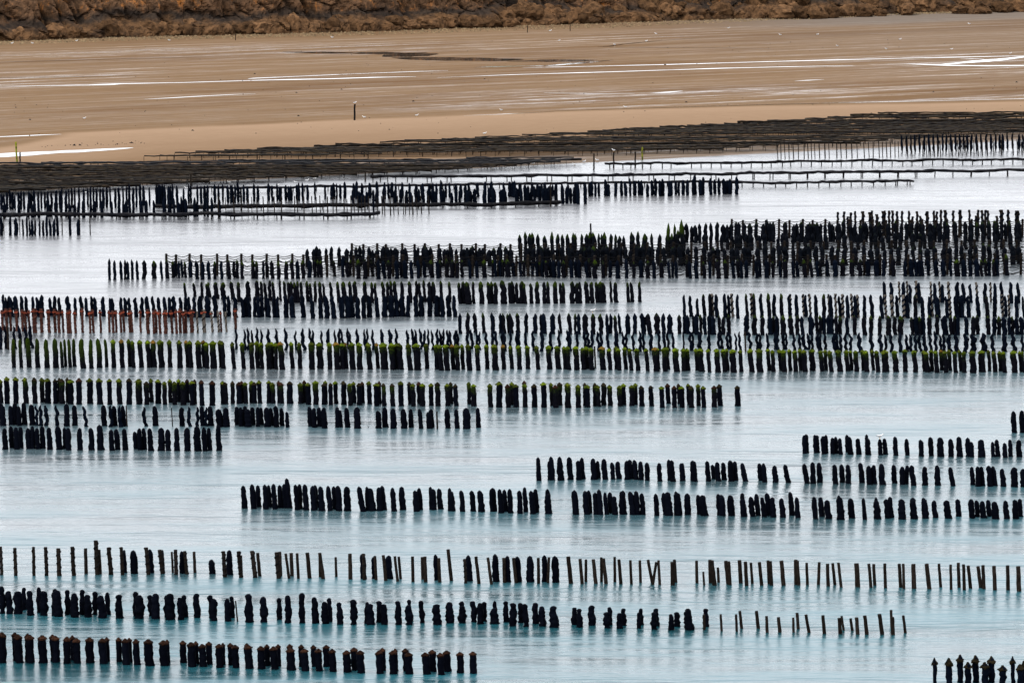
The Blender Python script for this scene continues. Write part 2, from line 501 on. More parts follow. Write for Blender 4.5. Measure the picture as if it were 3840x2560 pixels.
PXM = 0.55   # metres of flat beach per photo pixel up the picture, about
for pts in (
    [(-60, 325, 1.2), (330, 320, 1.8), (400, 318, 4.5), (450, 315, 2.2), (700, 310, 1.6), (1000, 301, 2.2), (1250, 296, 2.8), (1400, 291, 2.6), (1560, 288, .4)],
    [(930, 296, .5), (960, 294, 2.0), (1300, 279, 1.2), (1560, 269, 1.8), (1680, 266, .3)],
    [(1960, 254, .3), (2100, 252, 1.4), (2500, 243, 2.4), (2880, 232, 2.4), (3400, 219, 2.0), (3700, 213, 1.6), (3900, 209, 1.2)],
    [(1640, 292, .3), (1920, 281, 1.4), (2300, 270, 2.2), (2700, 257, 2.4), (2960, 251, 1.6), (3200, 246, .3)],
    [(3400, 240, .3), (3480, 243, 3.4), (3560, 246, 4.5), (3700, 247.5, 4.0), (3900, 246, 2.6)],
    [(3540, 242, 3.5), (3590, 238, 5.0), (3680, 230, 7.0), (3760, 223, 6.0), (3820, 216, 3.5), (3900, 208, 3)],
    [(540, 373, .2), (620, 369, 1.2), (760, 361, 1.8), (880, 355, .8), (960, 352, .2)],
    [(2080, 417, .2), (2300, 410, 1.0), (2700, 398, 1.2), (2950, 391, 2.0), (3300, 383, 1.4), (3840, 371, 1.0), (3900, 370, .8)],
    [(1740, 434, .2), (1860, 430, .9), (1960, 425, 1.4), (2080, 419, .3)],
    [(-80, 588, 5.0), (0, 583, 6.5), (120, 576, 7.0), (300, 567, 6.5), (400, 561, 4.5), (470, 556.5, 2.2), (500, 554.5, .5)],
    [(-80, 516, 2.2), (60, 511, 2.6), (150, 507, 2.0), (230, 504, .3)],
    [(-60, 292, .8), (300, 289, 1.0), (520, 283, .2)],
    [(-60, 236, .5), (300, 226, .8), (600, 218, .6), (860, 213, .2)],
    [(2240, 177, .3), (2280, 175, 2.0), (2340, 166, 1.4), (2480, 153, .8), (2620, 143, .3)],
    [(2290, 177.5, .8), (2500, 179.5, .7), (2700, 180, .8), (2890, 183, .2)],
    [(1060, 196, .3), (1200, 198, 2.5), (1330, 200, 1.0), (1430, 200, 3.4), (1520, 202, 1.6), (1600, 198, .3)],
    [(1440, 214, .5), (1490, 210, 4.5), (1560, 206, 3.5), (1640, 202, .5)],
    [(1470, 217, .4), (1560, 220, 4.5), (1680, 222, 3.6), (1780, 223, 3.0), (1860, 225, 3.8), (1960, 223, .8)],
    [(1780, 253, .3), (1850, 251, 3.0), (1960, 248, 1.2), (2060, 247, 4.0), (2150, 239, 5.0), (2220, 233, 3.4), (2300, 226, .4)],
    [(1900, 231, .4), (2040, 229, 2.6), (2160, 228, 2.2), (2240, 226, .4)],
    [(2440, 350, .3), (2500, 347, 2.6), (2560, 342, .3)],
    [(3600, 222, .3), (3640, 222, 1.6), (3690, 221, .3)],
    [(2040, 348, .3), (2200, 352, .7), (2380, 351, .2)],
    [(2980, 305, .2), (3030, 302, 1.6), (3090, 299, .2)],
): strip('runnel', pts, 2.4 if 1050 < pts[0][0] < 1910 and pts[0][1] < 260 and pts[0][1] < 252 else 0.52)

def block(x, y, seed):
    """One of many jointed blocks: how far it stands out, and the recess of the joint beside it."""
    d, p = noise.voronoi(Vector((x, y, seed)))
    return n3(p[0].x * 7.3, p[0].y * 5.1, seed), smooth(.16, 0.0, d[1] - d[0])

def cliff():
    """Low sea cliff, its ledges and clefts, and the heath that runs back from its edge."""
    ss = np.concatenate([np.linspace(-1500, 58, 60), np.arange(60, 305, 0.25), np.linspace(307, 1700, 60)])
    prof = [(-0.4, -1.4), (0.2, -0.2), (0.6, .5), (0.9, 1.0), (1.2, 1.5), (1.7, 1.9), (2.4, 2.2), (2.9, 2.6), (3.1, 3.0), (3.3, 3.4), (3.5, 3.9), (3.65, 4.4), (3.8, 4.9), (4.0, 5.4), (4.3, 5.9), (4.7, 6.4), (5.3, 6.9), (6.5, 7.5)]
    zz_ = np.linspace(-1.4, 7.5, 40)
    prof = [(float(np.interp(z, [p[1] for p in prof], [p[0] for p in prof])), float(z)) for z in zz_]
    v = []
    for s in ss:
        ct = float(np.interp(s, CS, CT)) + 3.0
        cleft = 0.0
        for c0, w, dpt in ((93.4, .8, 3.4), (96, .5, 2.4), (99.5, .9, 2.2), (114, 1.2, 2.0), (124, .7, 1.5), (138.5, 1.0, 5.0), (157, 2.6, 4.0), (178, 2.2, 4.0), (205, 2, 2.5), (232, 2, 2.5), (258, 1.5, 3)):
            cleft += dpt * exp(-((s - c0) / w) ** 2)
        for k, (t, z) in enumerate(prof):
            # buttresses some metres wide, split into blocks by joints, the blocks into facets
            but = 1.7 - 3.8 * abs(n3(s * .10, z * .05, 3)) - 1.2 * abs(n3(s * .24 + z * .1, z * .15, 9))
            w1 = .5 * n3(s * .5, z * .5, 40)
            b1, c1 = block(s * .24 + z * .14 + w1 * .3, z * .26 - s * .04, 2.0)
            b2, c2 = block(s * .75 - z * .25, z * .62 + s * .2 + w1 * .5, 8.0)
            out = (but + 0.9 * b1 + .35 * b2 - .75 * c1 - .2 * c2 + .35 * fbm(s * .9 + z * .5, z * .8, 3, 4)) * smooth(-1.0, 1.0, z)
            low = smooth(3.4, 2.0, z) * (.9 + .8 * n3(s * .2, z * .3, 31))
            tt = ct + t + cleft * smooth(0.3, 3.5, z + .6) - out - low
            zz = z + (0.45 * n3(s * .4, z * .6, 11) + .25 * n3(s * 1.1, z, 12)) * smooth(0, 1, z) + 0.8
            v.append((SA.x + SDIR.x * s + SNOR.x * tt, SA.y + SDIR.y * s + SNOR.y * tt, zz))
    m = len(prof)
    f = [(i * m + j, (i + 1) * m + j, (i + 1) * m + j + 1, i * m + j + 1) for i in range(len(ss) - 1) for j in range(m - 1)]
    o = mesh_obj('cliff', v, f, M_CLIFF, None, False)
    tag(o, kind='structure')
    v = []
    back = [(9.6, 7.9), (12, 8.6), (30, 9.4), (120, 12), (600, 20), (3000, 45), (9000, 60)]
    for s in ss[::4]:
        ct = float(np.interp(s, CS, CT))
        for t, z in back:
            tt = ct + t
            zz = z + (n3(s * .08, t * .1, 4) * .4 if t > 7 else 0)
            v.append((SA.x + SDIR.x * s * (1 + t / 900) + SNOR.x * tt, SA.y + SDIR.y * s * (1 + t / 900) + SNOR.y * tt, zz))
    m = len(back)
    k = len(ss[::4])
    f = [(i * m + j, (i + 1) * m + j, (i + 1) * m + j + 1, i * m + j + 1) for i in range(k - 1) for j in range(m - 1)]
    tag(mesh_obj('heath_terrain', v, f, M_HEATH), kind='structure')
cliff()

# ------------------------------------------------------------------ boulders at the cliff foot
def rock_mesh(seed, angular):
    rnd = random.Random(seed)
    import bmesh
    bm = bmesh.new()
    bmesh.ops.create_icosphere(bm, subdivisions=3, radius=1.0)
    planes = []
    for _ in range(9 if angular else 5):
        d = Vector((rnd.gauss(0, 1), rnd.gauss(0, 1), rnd.gauss(0, 1))).normalized()
        planes.append((d, rnd.uniform(.55, .85) if angular else rnd.uniform(.75, .95)))
    for w in bm.verts:
        p = w.co.copy()
        for d, k in planes:
            q = p.dot(d)
            if q > k: p -= d * (q - k)
        jb, jc = block(p.x * 1.5 + seed, p.y * 1.2 + p.z * 1.5, seed * 3.0)
        r = 1 + (0 if angular else .14 * jb - .16 * jc) + (0.06 if angular else 0.20) * fbm(p.x * 1.6 + seed, p.y * 1.6, p.z * 1.6, 4) + (0.02 if angular else 0.09) * abs(n3(p.x * 4, p.y * 4 + seed, p.z * 4))
        w.co = p * r
    me = bpy.data.meshes.new('boulder')
    bm.to_mesh(me)
    bm.free()
    me.polygons.foreach_set('use_smooth', [False] * len(me.polygons))
    me.materials.append(M_BOULDER)
    return me
ROUND = [rock_mesh(i, False) for i in range(7)]
BLOCK = [rock_mesh(20 + i, True) for i in range(7)]

WORDS1 = 'zeroth first second third fourth fifth sixth seventh eighth ninth tenth eleventh twelfth thirteenth fourteenth fifteenth sixteenth seventeenth eighteenth nineteenth'.split()
TENS = ['', '', 'twent', 'thirt', 'fort', 'fift', 'sixt', 'sevent', 'eight', 'ninet']
def ordinal(n):
    if n < 20: return WORDS1[n]
    if n < 100: return TENS[n // 10] + ('ieth' if n % 10 == 0 else 'y-' + WORDS1[n % 10])
    return 'hundred-and-' + ordinal(n % 100) if n % 100 else 'hundredth'

# photo box of each boulder: middle, foot, width, height
BIG = [(25, 145, 60, 28), (48, 143, 70, 30), (75, 145, 60, 36), (108, 142, 40, 22), (137, 140, 35, 24), (150, 100, 40, 24), (195, 142, 92, 44), (262, 140, 60, 32), (283, 138, 34, 22), (330, 135, 80, 26),
       (395, 134, 90, 48), (425, 131, 50, 34), (495, 131, 90, 30), (535, 131, 40, 18), (560, 128, 80, 42), (612, 128, 40, 44), (655, 130, 75, 36), (700, 131, 60, 34), (760, 131, 70, 30), (805, 130, 60, 22), (845, 130, 60, 38), (880, 128, 60, 30), (925, 128, 80, 40), (985, 127, 110, 46), (1025, 124, 50, 40),
       (1100, 120, 70, 60), (1140, 121, 46, 40), (1180, 122, 60, 34), (1250, 119, 90, 46), (1310, 118, 70, 36), (1350, 115, 60, 40), (1375, 108, 44, 34), (1475, 106, 80, 44), (1530, 110, 90, 30), (1600, 108, 90, 40), (1680, 106, 80, 44), (1760, 104, 100, 44), (1850, 103, 80, 36), (1900, 102, 60, 30),
       (2225, 80, 110, 60), (2330, 80, 70, 30), (2385, 78, 50, 26), (2500, 60, 60, 44), (2525, 74, 44, 22), (2632, 62, 56, 26), (2700, 66, 90, 50), (2765, 64, 34, 22), (2800, 64, 40, 34), (2850, 62, 60, 44),
       (2930, 70, 100, 46), (3000, 70, 80, 40), (3060, 70, 90, 46), (3120, 67, 60, 42), (3180, 62, 70, 44), (3235, 63, 66, 38), (3300, 60, 60, 26), (3400, 56, 90, 40), (3470, 40, 100, 44), (3600, 52, 60, 26), (3640, 52, 60, 22), (3690, 52, 60, 24), (3760, 46, 90, 36), (3830, 44, 70, 40)]
HEAP = [(1935, 96, 40, 24), (1952, 84, 34, 20), (1975, 90, 36, 24), (1985, 74, 44, 26), (2010, 92, 34, 20), (2012, 74, 30, 18), (2030, 88, 30, 22), (2045, 66, 50, 34), (2060, 78, 34, 24), (2078, 86, 36, 26), (2080, 60, 34, 26), (2095, 48, 40, 26), (2112, 92, 50, 26), (2130, 90, 44, 28), (2120, 62, 46, 30), (2140, 44, 34, 24), (2150, 82, 60, 34), (2160, 58, 34, 20), (2190, 88, 70, 36), (2188, 58, 36, 22), (2020, 50, 40, 28), (1990, 44, 50, 30), (1960, 62, 40, 26), (2060, 38, 44, 24), (2170, 38, 40, 24)]

_r = random.Random(12)
for _i in range(46):
    _u = _r.uniform(1880, 3880)
    _b = float(np.interp(_u, [c[0] for c in CLIFF_PX], [c[1] for c in CLIFF_PX]))
    _w = _r.uniform(34, 90)
    BIG.append((round(_u), round(max(12, _b - 10 - _r.uniform(8, 42))), round(_w), round(_w * _r.uniform(.45, .65))))
for _i in range(26):
    _u = _r.uniform(-40, 1900)
    _b = float(np.interp(_u, [c[0] for c in CLIFF_PX], [c[1] for c in CLIFF_PX]))
    _w = _r.uniform(30, 70)
    BIG.append((round(_u), round(_b - 10 - _r.uniform(4, 24)), round(_w), round(_w * _r.uniform(.45, .65))))

def boulders():
    rows = [(b, ROUND, 'foot') for b in BIG] + [(b, BLOCK, 'heap') for b in HEAP]
    rows.sort(key=lambda r: r[0][0])
    cnt = {'foot': 0, 'heap': 0}
    for i, ((u, v, w, h), pool, where) in enumerate(rows):
        # blocks higher in the heap lie on the ones in front
        foot = v
        base_v = float(np.interp(u, [c[0] for c in CLIFF_PX], [c[1] for c in CLIFF_PX])) - 6
        p = on_sand(u, max(v, base_v) + 1)
        s = (p - Vector((0, 0, CAM_H))).length / FPX
        if v < base_v:
            q = at_y(u, v, p.y + (base_v - v) * 0.07)
            p = q
        rw, rh = w * s / 2, h * s
        o = link_mesh('boulder', pool[i % 7])
        if i % 2: pass
        o.scale = (rw * 1.15, rw * (0.8 + .3 * random.random()), rh * 0.72)
        o.location = (p.x, p.y + rw * .30, p.z + rh * 0.42)
        o.rotation_euler = (random.uniform(-.15, .15), random.uniform(-.2, .2), random.uniform(0, 6.3))
        if abs(o.scale.x - o.scale.y) > 0.3 * o.scale.x: o.rotation_euler.z = random.uniform(-.3, .3)
        cnt[where] += 1
        size = 'large' if w > 75 else 'middling' if w > 48 else 'small'
        if where == 'foot':
            tag(o, f'{size} {"tall" if h > w * .6 else "low"} rounded brown boulder, {ordinal(cnt[where])} from left along the cliff foot', 'boulder', 'rounded boulders along the cliff foot')
        else:
            tag(o, f'{size} angular block, {ordinal(cnt[where])} from left in the tumbled heap under the cliff', 'boulder', 'angular blocks in the tumbled heap')
boulders()

def shingle():
    mb = MB()
    rnd = random.Random(3)
    us, vs = [c[0] for c in CLIFF_PX], [c[1] for c in CLIFF_PX]
    for i in range(5200):
        u = rnd.uniform(-200, 4050)
        dens = float(np.interp(u, [0, 1500, 2300, 2700, 3900], [14, 15, 20, 12, 3]))
        v = float(np.interp(u, us, vs)) + 2 - 6 + (rnd.random() ** 1.4) * dens
        p = on_sand(u, v)
        r = rnd.uniform(.08, .26) * (1.3 if rnd.random() < .1 else 1)
        a = rnd.uniform(0, 6)
        ring = [(p.x + cos(a + k * 2 * pi / 5) * r * rnd.uniform(.7, 1.2), p.y + sin(a + k * 2 * pi / 5) * r * .8, p.z - .03) for k in range(5)]
        top = (p.x + rnd.uniform(-.3, .3) * r, p.y, p.z + r * rnd.uniform(.5, .95))
        mb.add(ring + [top], [(k, (k + 1) % 5, 5) for k in range(5)])
    o = mb.build('shingle', M_SHINGLE, None, False)
    tag(o, 'band of brown pebbles and cobbles between cliff and sand', 'shingle', None, 'stuff')
    mb = MB()
    for i in range(340):
        u, v = rnd.uniform(-100, 3950), rnd.uniform(150, 520)
        if rnd.random() < .12: u = rnd.uniform(120, 560); v = 570 - (u - 60) * .045 - 10 - abs(rnd.gauss(0, 5))
        p = on_sand(u, v)
        r = rnd.uniform(.04, .10) * (2 if rnd.random() < .08 else 1)
        ring = [(p.x + cos(k * 2 * pi / 5) * r * 1.5, p.y + sin(k * 2 * pi / 5) * r, p.z - .02) for k in range(5)]
        mb.add(ring + [(p.x, p.y, p.z + r * .9)], [(k, (k + 1) % 5, 5) for k in range(5)])
    o = mb.build('seaweed_scraps', M_SACK_DARK, None, False)
    tag(o, 'scraps of dark seaweed and stones strewn over the sand', 'seaweed', None, 'stuff')
shingle()

# ------------------------------------------------------------------ post shapes (unit height, unit radius)
def column_mesh(name, mat, seed, prof, segs=9, rings=16, lump=0.16, wob=0.0, twist=0.0, asp=8.0, flat_top=False, low=-0.15):
    v, f = [], []
    zs = [low + (1 - low) * k / rings for k in range(rings + 1)]
    for z in zs:
        r0 = prof(max(z, 0))
        cx = wob * n3(seed * 3.1, z * asp * .35, 1.7) + twist * cos(seed + z * 14)
        cy = wob * n3(seed * 1.7, z * asp * .35, 9.2) + twist * sin(seed + z * 14)
        for k in range(segs):
            a = 2 * pi * k / segs
            n = n3(cos(a) * 1.3 + seed * 5, sin(a) * 1.3, z * asp * .8) * 1.3 + n3(cos(a) * 2.6, sin(a) * 2.6 + seed * 7, z * asp * 1.9) * .7
            r = r0 * (1 + lump * n)
            v.append((cx + cos(a) * r, cy + sin(a) * r, z))
    m = segs
    for i in range(rings):
        for k in range(m):
            f.append((i * m + k, i * m + (k + 1) % m, (i + 1) * m + (k + 1) % m, (i + 1) * m + k))
    f.append(tuple(rings * m + k for k in range(m)))
    me = bpy.data.meshes.new(name)
    me.from_pydata(v, [], f)
    me.update()
    me.polygons.foreach_set('use_smooth', [True] * (len(me.polygons) - 1) + [not flat_top])
    me.materials.append(mat)
    return me

def interp(*pts):
    xs, ys = [p[0] for p in pts], [p[1] for p in pts]
    return lambda z: float(np.interp(z, xs, ys))

P_ROUND = interp((0, 1.08), (.1, 1.0), (.55, .96), (.82, .88), (.93, .72), (.98, .42), (1, .15))
P_LUMPY = [interp((0, 1.05), (.15, 1.0), (.4, 1.05), (.62, .9), (.78, .72), (.9, .82), (.97, .7), (1, .4)),
           interp((0, 1.1), (.2, 1.05), (.5, .9), (.7, .95), (.88, .8), (.96, .75), (1, .35)),
           interp((0, .95), (.12, .75), (.3, 1.05), (.5, 1.0), (.66, .78), (.86, .9), (.95, .8), (1, .4))]
P_POINT = interp((0, 1.0), (.1, .92), (.5, 1.0), (.72, .95), (.8, 1.05), (.88, .66), (.95, .36), (1, .05))
P_TWIST = interp((0, .9), (.2, .8), (.5, .82), (.7, .8), (.85, .62), (.94, .4), (1, .08))
P_SLIM = interp((0, 1.05), (.3, 1.0), (.7, .92), (.88, .82), (.95, .6), (1, .2))
P_FAR = interp((0, .5), (.07, .55), (.13, .95), (.5, 1.0), (.8, .85), (.92, .6), (1, .35))
P_BLUNT = interp((0, .85), (.1, 1.0), (.6, 1.0), (.84, .85), (.92, .6), (.95, .62), (.985, .5), (1, .25))
P_STAKE = interp((0, 1.05), (1, .95))
P_SLEEVE = interp((0, 1.05), (.06, 1.0), (.3, .95), (.6, .98), (.85, .96), (.9, .8), (.93, .3))

VAR = {}
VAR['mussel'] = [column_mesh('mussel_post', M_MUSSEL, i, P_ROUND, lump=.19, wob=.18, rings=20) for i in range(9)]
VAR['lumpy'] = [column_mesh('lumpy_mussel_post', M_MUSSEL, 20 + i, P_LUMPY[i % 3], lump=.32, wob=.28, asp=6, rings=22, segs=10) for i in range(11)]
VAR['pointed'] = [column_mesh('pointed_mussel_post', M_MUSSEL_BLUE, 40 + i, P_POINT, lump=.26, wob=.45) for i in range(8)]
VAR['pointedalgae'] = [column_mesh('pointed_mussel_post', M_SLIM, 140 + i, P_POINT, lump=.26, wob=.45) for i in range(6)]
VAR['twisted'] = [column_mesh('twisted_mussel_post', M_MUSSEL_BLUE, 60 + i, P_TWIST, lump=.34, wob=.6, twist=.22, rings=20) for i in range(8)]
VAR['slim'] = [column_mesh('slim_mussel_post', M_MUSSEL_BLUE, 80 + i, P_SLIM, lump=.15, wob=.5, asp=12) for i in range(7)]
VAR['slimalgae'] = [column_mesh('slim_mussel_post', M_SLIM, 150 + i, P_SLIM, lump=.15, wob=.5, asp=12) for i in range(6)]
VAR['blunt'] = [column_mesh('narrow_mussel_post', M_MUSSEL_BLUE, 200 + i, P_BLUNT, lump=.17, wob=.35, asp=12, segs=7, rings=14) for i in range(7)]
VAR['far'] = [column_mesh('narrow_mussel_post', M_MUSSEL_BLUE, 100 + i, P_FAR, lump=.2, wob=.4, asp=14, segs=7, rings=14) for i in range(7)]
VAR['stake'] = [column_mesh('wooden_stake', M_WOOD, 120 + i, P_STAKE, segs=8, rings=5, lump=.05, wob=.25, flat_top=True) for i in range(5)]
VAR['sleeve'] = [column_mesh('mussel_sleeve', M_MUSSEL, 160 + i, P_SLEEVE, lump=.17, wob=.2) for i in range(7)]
VAR['asleeve'] = [column_mesh('mussel_sleeve', M_SLEEVE, 170 + i, P_SLEEVE, lump=.18, wob=.25) for i in range(7)]
VAR['asleevelong'] = [column_mesh('mussel_sleeve', M_SLEEVE_LONG, 180 + i, P_ROUND, lump=.14, wob=.4) for i in range(5)]
VAR['redpole'] = [column_mesh('pole', M_REDPOLE, 190 + i, P_STAKE, segs=8, rings=6, lump=.07, wob=.4, flat_top=True) for i in range(4)]
VAR['palepole'] = [column_mesh('pole', M_WOOD_PALE, 195 + i, P_STAKE, segs=8, rings=6, lump=.07, wob=.3, flat_top=True) for i in range(2)]

def cap_mesh(name, mat, seed, skirt=1.10, z0=.85, z1=.895, ragged=.1):
    """Conical net skirt: frayed rim, tent sides, knob at the stake's head."""
    rnd = random.Random(seed)
    v, f, m = [], [], 11
    rings = [(z0, skirt * .97, ragged * .18), (z1, skirt * .98, .01), (z1 + (1 - z1) * .45, .62, .008), (z1 + (1 - z1) * .75, .42, .004), (.995, .30, .004)]
    for z, r, zr in rings:
        for k in range(m):
            a = 2 * pi * k / m
            q = r * (1 + rnd.uniform(-.5, .5) * ragged * 1.6)
            v.append((cos(a) * q, sin(a) * q, z + rnd.uniform(-zr, zr)))
    for i in range(len(rings) - 1):
        for k in range(m):
            f.append((i * m + k, i * m + (k + 1) % m, (i + 1) * m + (k + 1) % m, (i + 1) * m + k))
    f.append(tuple((len(rings) - 1) * m + k for k in range(m)))
    me = bpy.data.meshes.new(name)
    me.from_pydata(v, [], f)
    me.update()
    me.materials.append(mat)
    return me
CAPS = {'brown': [cap_mesh('net_cap', M_BROWNCAP, i) for i in range(5)],
        'dark': [cap_mesh('net_cap', M_BROWNTIP, 10 + i, 1.05, .86, .9, .16) for i in range(5)],
        'hood': [cap_mesh('net_cap', M_BROWNTIP, 60 + i, 1.42, .73, .79, .3) for i in range(5)],
        'green': [cap_mesh('algae_cap', M_ALGAE, 20 + i, 1.15, .87, .92, .16) for i in range(6)],
        'dull': [cap_mesh('algae_cap', M_ALGAEDARK, 25 + i, 1.12, .87, .91, .2) for i in range(6)],
        'rusty': [cap_mesh('algae_cap', M_RUSTTIP, 30 + i, 1.08, .88, .92, .16) for i in range(4)],
        'red': [cap_mesh('net_cap', M_REDNET, 40 + i, 1.6, .86, .88, .3) for i in range(4)]}

def coil_mesh(name, mat, r=1.06, turns=3.2, th=.22, asp=9, z0=.02, z1=.97, seed=0):
    mb = MB()
    n = int(turns * 9)
    pts = []
    for k in range(n + 1):
        a = seed + 2 * pi * turns * k / n
        pts.append((cos(a) * r, sin(a) * r, (z0 + (z1 - z0) * k / n) * asp))
    mb.tube(pts, th, 4)
    mb.v = [(x, y, z / asp) for x, y, z in mb.v]
    me = bpy.data.meshes.new(name)
    me.from_pydata(mb.v, [], mb.f)
    me.update()
    me.materials.append(mat)
    return me
COIL = {'dark': [coil_mesh('rope_coil', M_DARKROPE, 1.05, t, .30, 9, seed=t) for t in (2.6, 3.3, 4.2)],
        'red': [coil_mesh('rope_coil', M_REDROPE, 1.05, t, .26, 11, seed=t) for t in (3.0, 4.1)],
        'pale': [coil_mesh('rope_coil', M_PALEROPE, 1.05, t, .26, 11, seed=t) for t in (4.5,)],
        'blob': [coil_mesh('mussel_rope', M_MUSSEL_BLUE, 1.0, t, .62, 12, seed=t) for t in (3.1, 4.2)]}
# ------------------------------------------------------------------ surveyed posts
# token: middle, top, foot, width [, kind [, lean]] in photo strips magnified 1.8375 times, with each strip's corner
ROWS = []
def row(phrase, kind, lean, *strips): ROWS.append((phrase, kind, lean, strips))

row('nearest row', 'c', 8,
 (0, 2300, '15,125,335,55 105,128,320,40 127,140,335,55 192,135,320,40 207,145,335,58 295,147,335,58 365,143,320,40 384,152,332,52 462,158,340,48 500,150,320,35 530,168,338,50 618,162,335,55 708,170,340,55 738,160,325,35 820,162,330,38 865,172,348,50 893,166,330,35 940,174,350,45 1025,174,355,60 1128,183,355,60 1155,178,335,30 1262,185,335,45 1320,195,362,55 1352,190,345,35 1398,208,362,50 1440,193,345,42 1512,208,368,50 1538,200,350,30 1590,200,350,38 1622,215,370,48 1705,202,350,35 1712,215,375,55 1800,222,378,52 1842,210,358,36 1888,224,380,52 1918,210,358,36 2000,208,360,40 2003,236,386,58 2078,212,362,38 2100,240,390,52 2162,215,362,38 2196,238,392,46 2250,215,362,44 2292,242,396,48'),
 (1280, 2300, '40,253,400,55 90,232,385,48 132,252,405,52 262,253,410,48 285,235,390,40 358,252,412,54 375,238,392,30 445,238,392,45 465,263,412,52 582,266,415,52 627,248,395,48 685,268,418,46 728,252,395,50 820,263,405,48 908,260,408,48'))
row('lower right corner clump', 'k', 4,
 (3400, 2300, '194,301,481,26 292,302,488,40 369,279,471,36 423,330,481,40 476,285,471,40 540,332,481,46 584,290,471,40 662,354,488,44 732,292,478,26 783,345,495,38 806,321,481,34'))
row('second row from bottom', 'l', 6,
 (0, 1980, '15,400,585,38 62,432,585,45 125,433,585,55 167,408,560,35 206,430,598,45 270,405,580,35 303,432,598,52 378,418,598,40 398,428,605,55 468,423,590,38 512,448,610,50 568,423,592,38 605,458,610,48 655,435,592,38 700,462,615,52 742,440,592,32 822,457,618,46 935,437,605,38 960,462,620,58 1038,460,602,36 1072,450,620,50 1150,462,610,35 1172,450,625,58 1243,475,628,38 1272,460,610,38 1355,450,612,44 1455,460,615,38 1472,485,632,48 1567,483,638,36 1598,467,615,32 1630,498,640,11,s,14 1715,452,645,52 1818,470,645,48 1924,480,628,35 1985,462,650,42 2080,445,652,40 2170,475,652,42 2240,505,655,45 2270,480,640,35 2340,510,660,40'),
 (1280, 1980, '85,490,660,46 180,507,655,36 200,520,660,48 262,500,645,42 295,522,660,42 390,502,660,44 472,490,640,32 463,530,662,44 552,497,650,34 658,523,660,52 747,508,650,50 834,502,640,40 833,533,650,48 912,502,645,40 957,515,656,42 985,507,640,35 1058,500,630,30 1055,550,655,52 1135,502,645,36 1182,515,672,46 1237,513,650,38 1268,520,675,38 1337,512,655,40 1385,538,672,44 1465,537,680,54 1607,545,662,38 1642,553,680,36 1725,532,665,46 1830,578,685,46 1850,542,665,34 1917,583,688,36 1946,552,668,36 2050,580,688,28 2065,552,665,30 2155,580,695,40 2170,552,672,36 2272,590,698,36 2312,577,675,38'),
 (2560, 2000, '40,517,660,55 158,517,640,38 148,557,662,20,s 265,555,670,18,s 370,555,672,18,s 400,532,652,22,s,16 515,532,652,24,s,14 580,567,680,22,s 665,575,678,24,s 763,578,678,18,s 792,545,655,22,s 860,557,680,22,s,22 972,562,688,24,s,12 1082,580,690,26,s 1102,567,665,18,s,14 1163,583,668,20,s,12 1202,577,692,26,s 1262,565,692,28,s,14 1365,553,692,28,s,18 1438,525,640,20,s 1447,575,695,28,s 1527,563,682,20,s,16'))
row('bare-stake row', 's', 8,
 (0, 1980, '8,125,320,22,r 105,135,325,24,r 232,128,325,22,r 318,130,325,24,r 405,138,325,30,r 503,128,325,28,r 592,137,312,24 665,83,318,30,r 688,145,312,22 757,132,318,30,r,20 840,130,320,24,r 860,148,305,24,m 922,150,310,48,m 1015,132,318,28,r,16 1038,142,305,36,m 1110,148,312,30,r,20 1122,148,300,22,m 1187,162,305,16 1212,147,318,26,r 1255,157,308,36,m 1280,157,315,24,r,16 1340,162,305,22 1460,215,312,42,m 1545,158,335,28,r 1582,150,318,42,m 1652,158,338,28,r,16 1665,185,320,14 1748,155,338,30,r,22 1782,170,327,24,s,16 1912,165,345,30,r,14 1930,163,328,26 1980,173,345,20,s,24 2010,170,328,26 2052,172,345,20 2125,168,343,28,s,18 2215,170,348,26,s,22 2203,168,335,16 2315,198,333,18'),
 (1280, 1980, '62,175,350,28 150,175,345,40,m 155,175,355,22,r 225,195,345,36,m 235,190,355,22 297,185,360,24,s,16 328,187,345,44,m 378,193,365,20,s,20 402,195,348,20,s,14 492,195,368,22 558,197,350,20 578,195,370,26 653,180,355,34,m 675,205,372,24 747,145,360,26,s,22 853,210,378,20,r 880,185,362,40,m 938,195,382,24,s,22 1022,202,385,22,s,24 1062,177,365,44,m 1122,205,372,26 1147,190,368,36,m 1195,203,375,24,s,18 1218,192,368,42,m 1302,190,368,50,m 1358,203,378,22,s,2 1402,185,365,40,m 1427,200,375,20,s,-6 1475,190,370,50,m 1572,195,378,30,s,20 1652,210,382,24,s,14 1685,215,368,20,s,0 1745,213,380,26,s,20 1792,200,368,20,s,0 1815,208,382,26,s,16 1884,197,368,20,s,0 1920,213,383,24,s,14 1995,220,383,20 2060,220,372,20 2128,217,375,22,s,30 2158,232,388,20,s,-24 2190,220,388,20,s,10 2282,232,390,30 2300,215,372,22'),
 (2560, 2000, '97,185,340,22,s,2 145,262,355,16 190,180,340,26 210,185,355,30,s,20 245,233,335,20 305,187,345,28,s,18 320,192,352,28,s,10 396,183,340,28,s,10 437,193,357,26 475,200,343,20 537,197,355,26,s,16 592,185,345,22 608,190,355,26 688,187,355,30,s,18 780,180,350,28 795,185,355,24 857,200,352,20 938,197,350,22,s,-6 1000,207,360,26 1042,204,350,22,s,16 1082,200,368,22,s,18 1202,205,365,36 1290,207,370,22,s,14 1320,210,355,24 1395,205,375,22 1497,207,370,24 1522,207,380,20 1592,210,378,32 1690,207,380,30,s,18 1772,207,368,20,s,12 1848,213,385,20 1902,200,370,24 1938,212,388,24 1975,220,375,24,s,16 2045,225,372,26,s,18 2072,217,380,26 2148,222,388,28 2240,218,388,26 2315,225,395,32'))
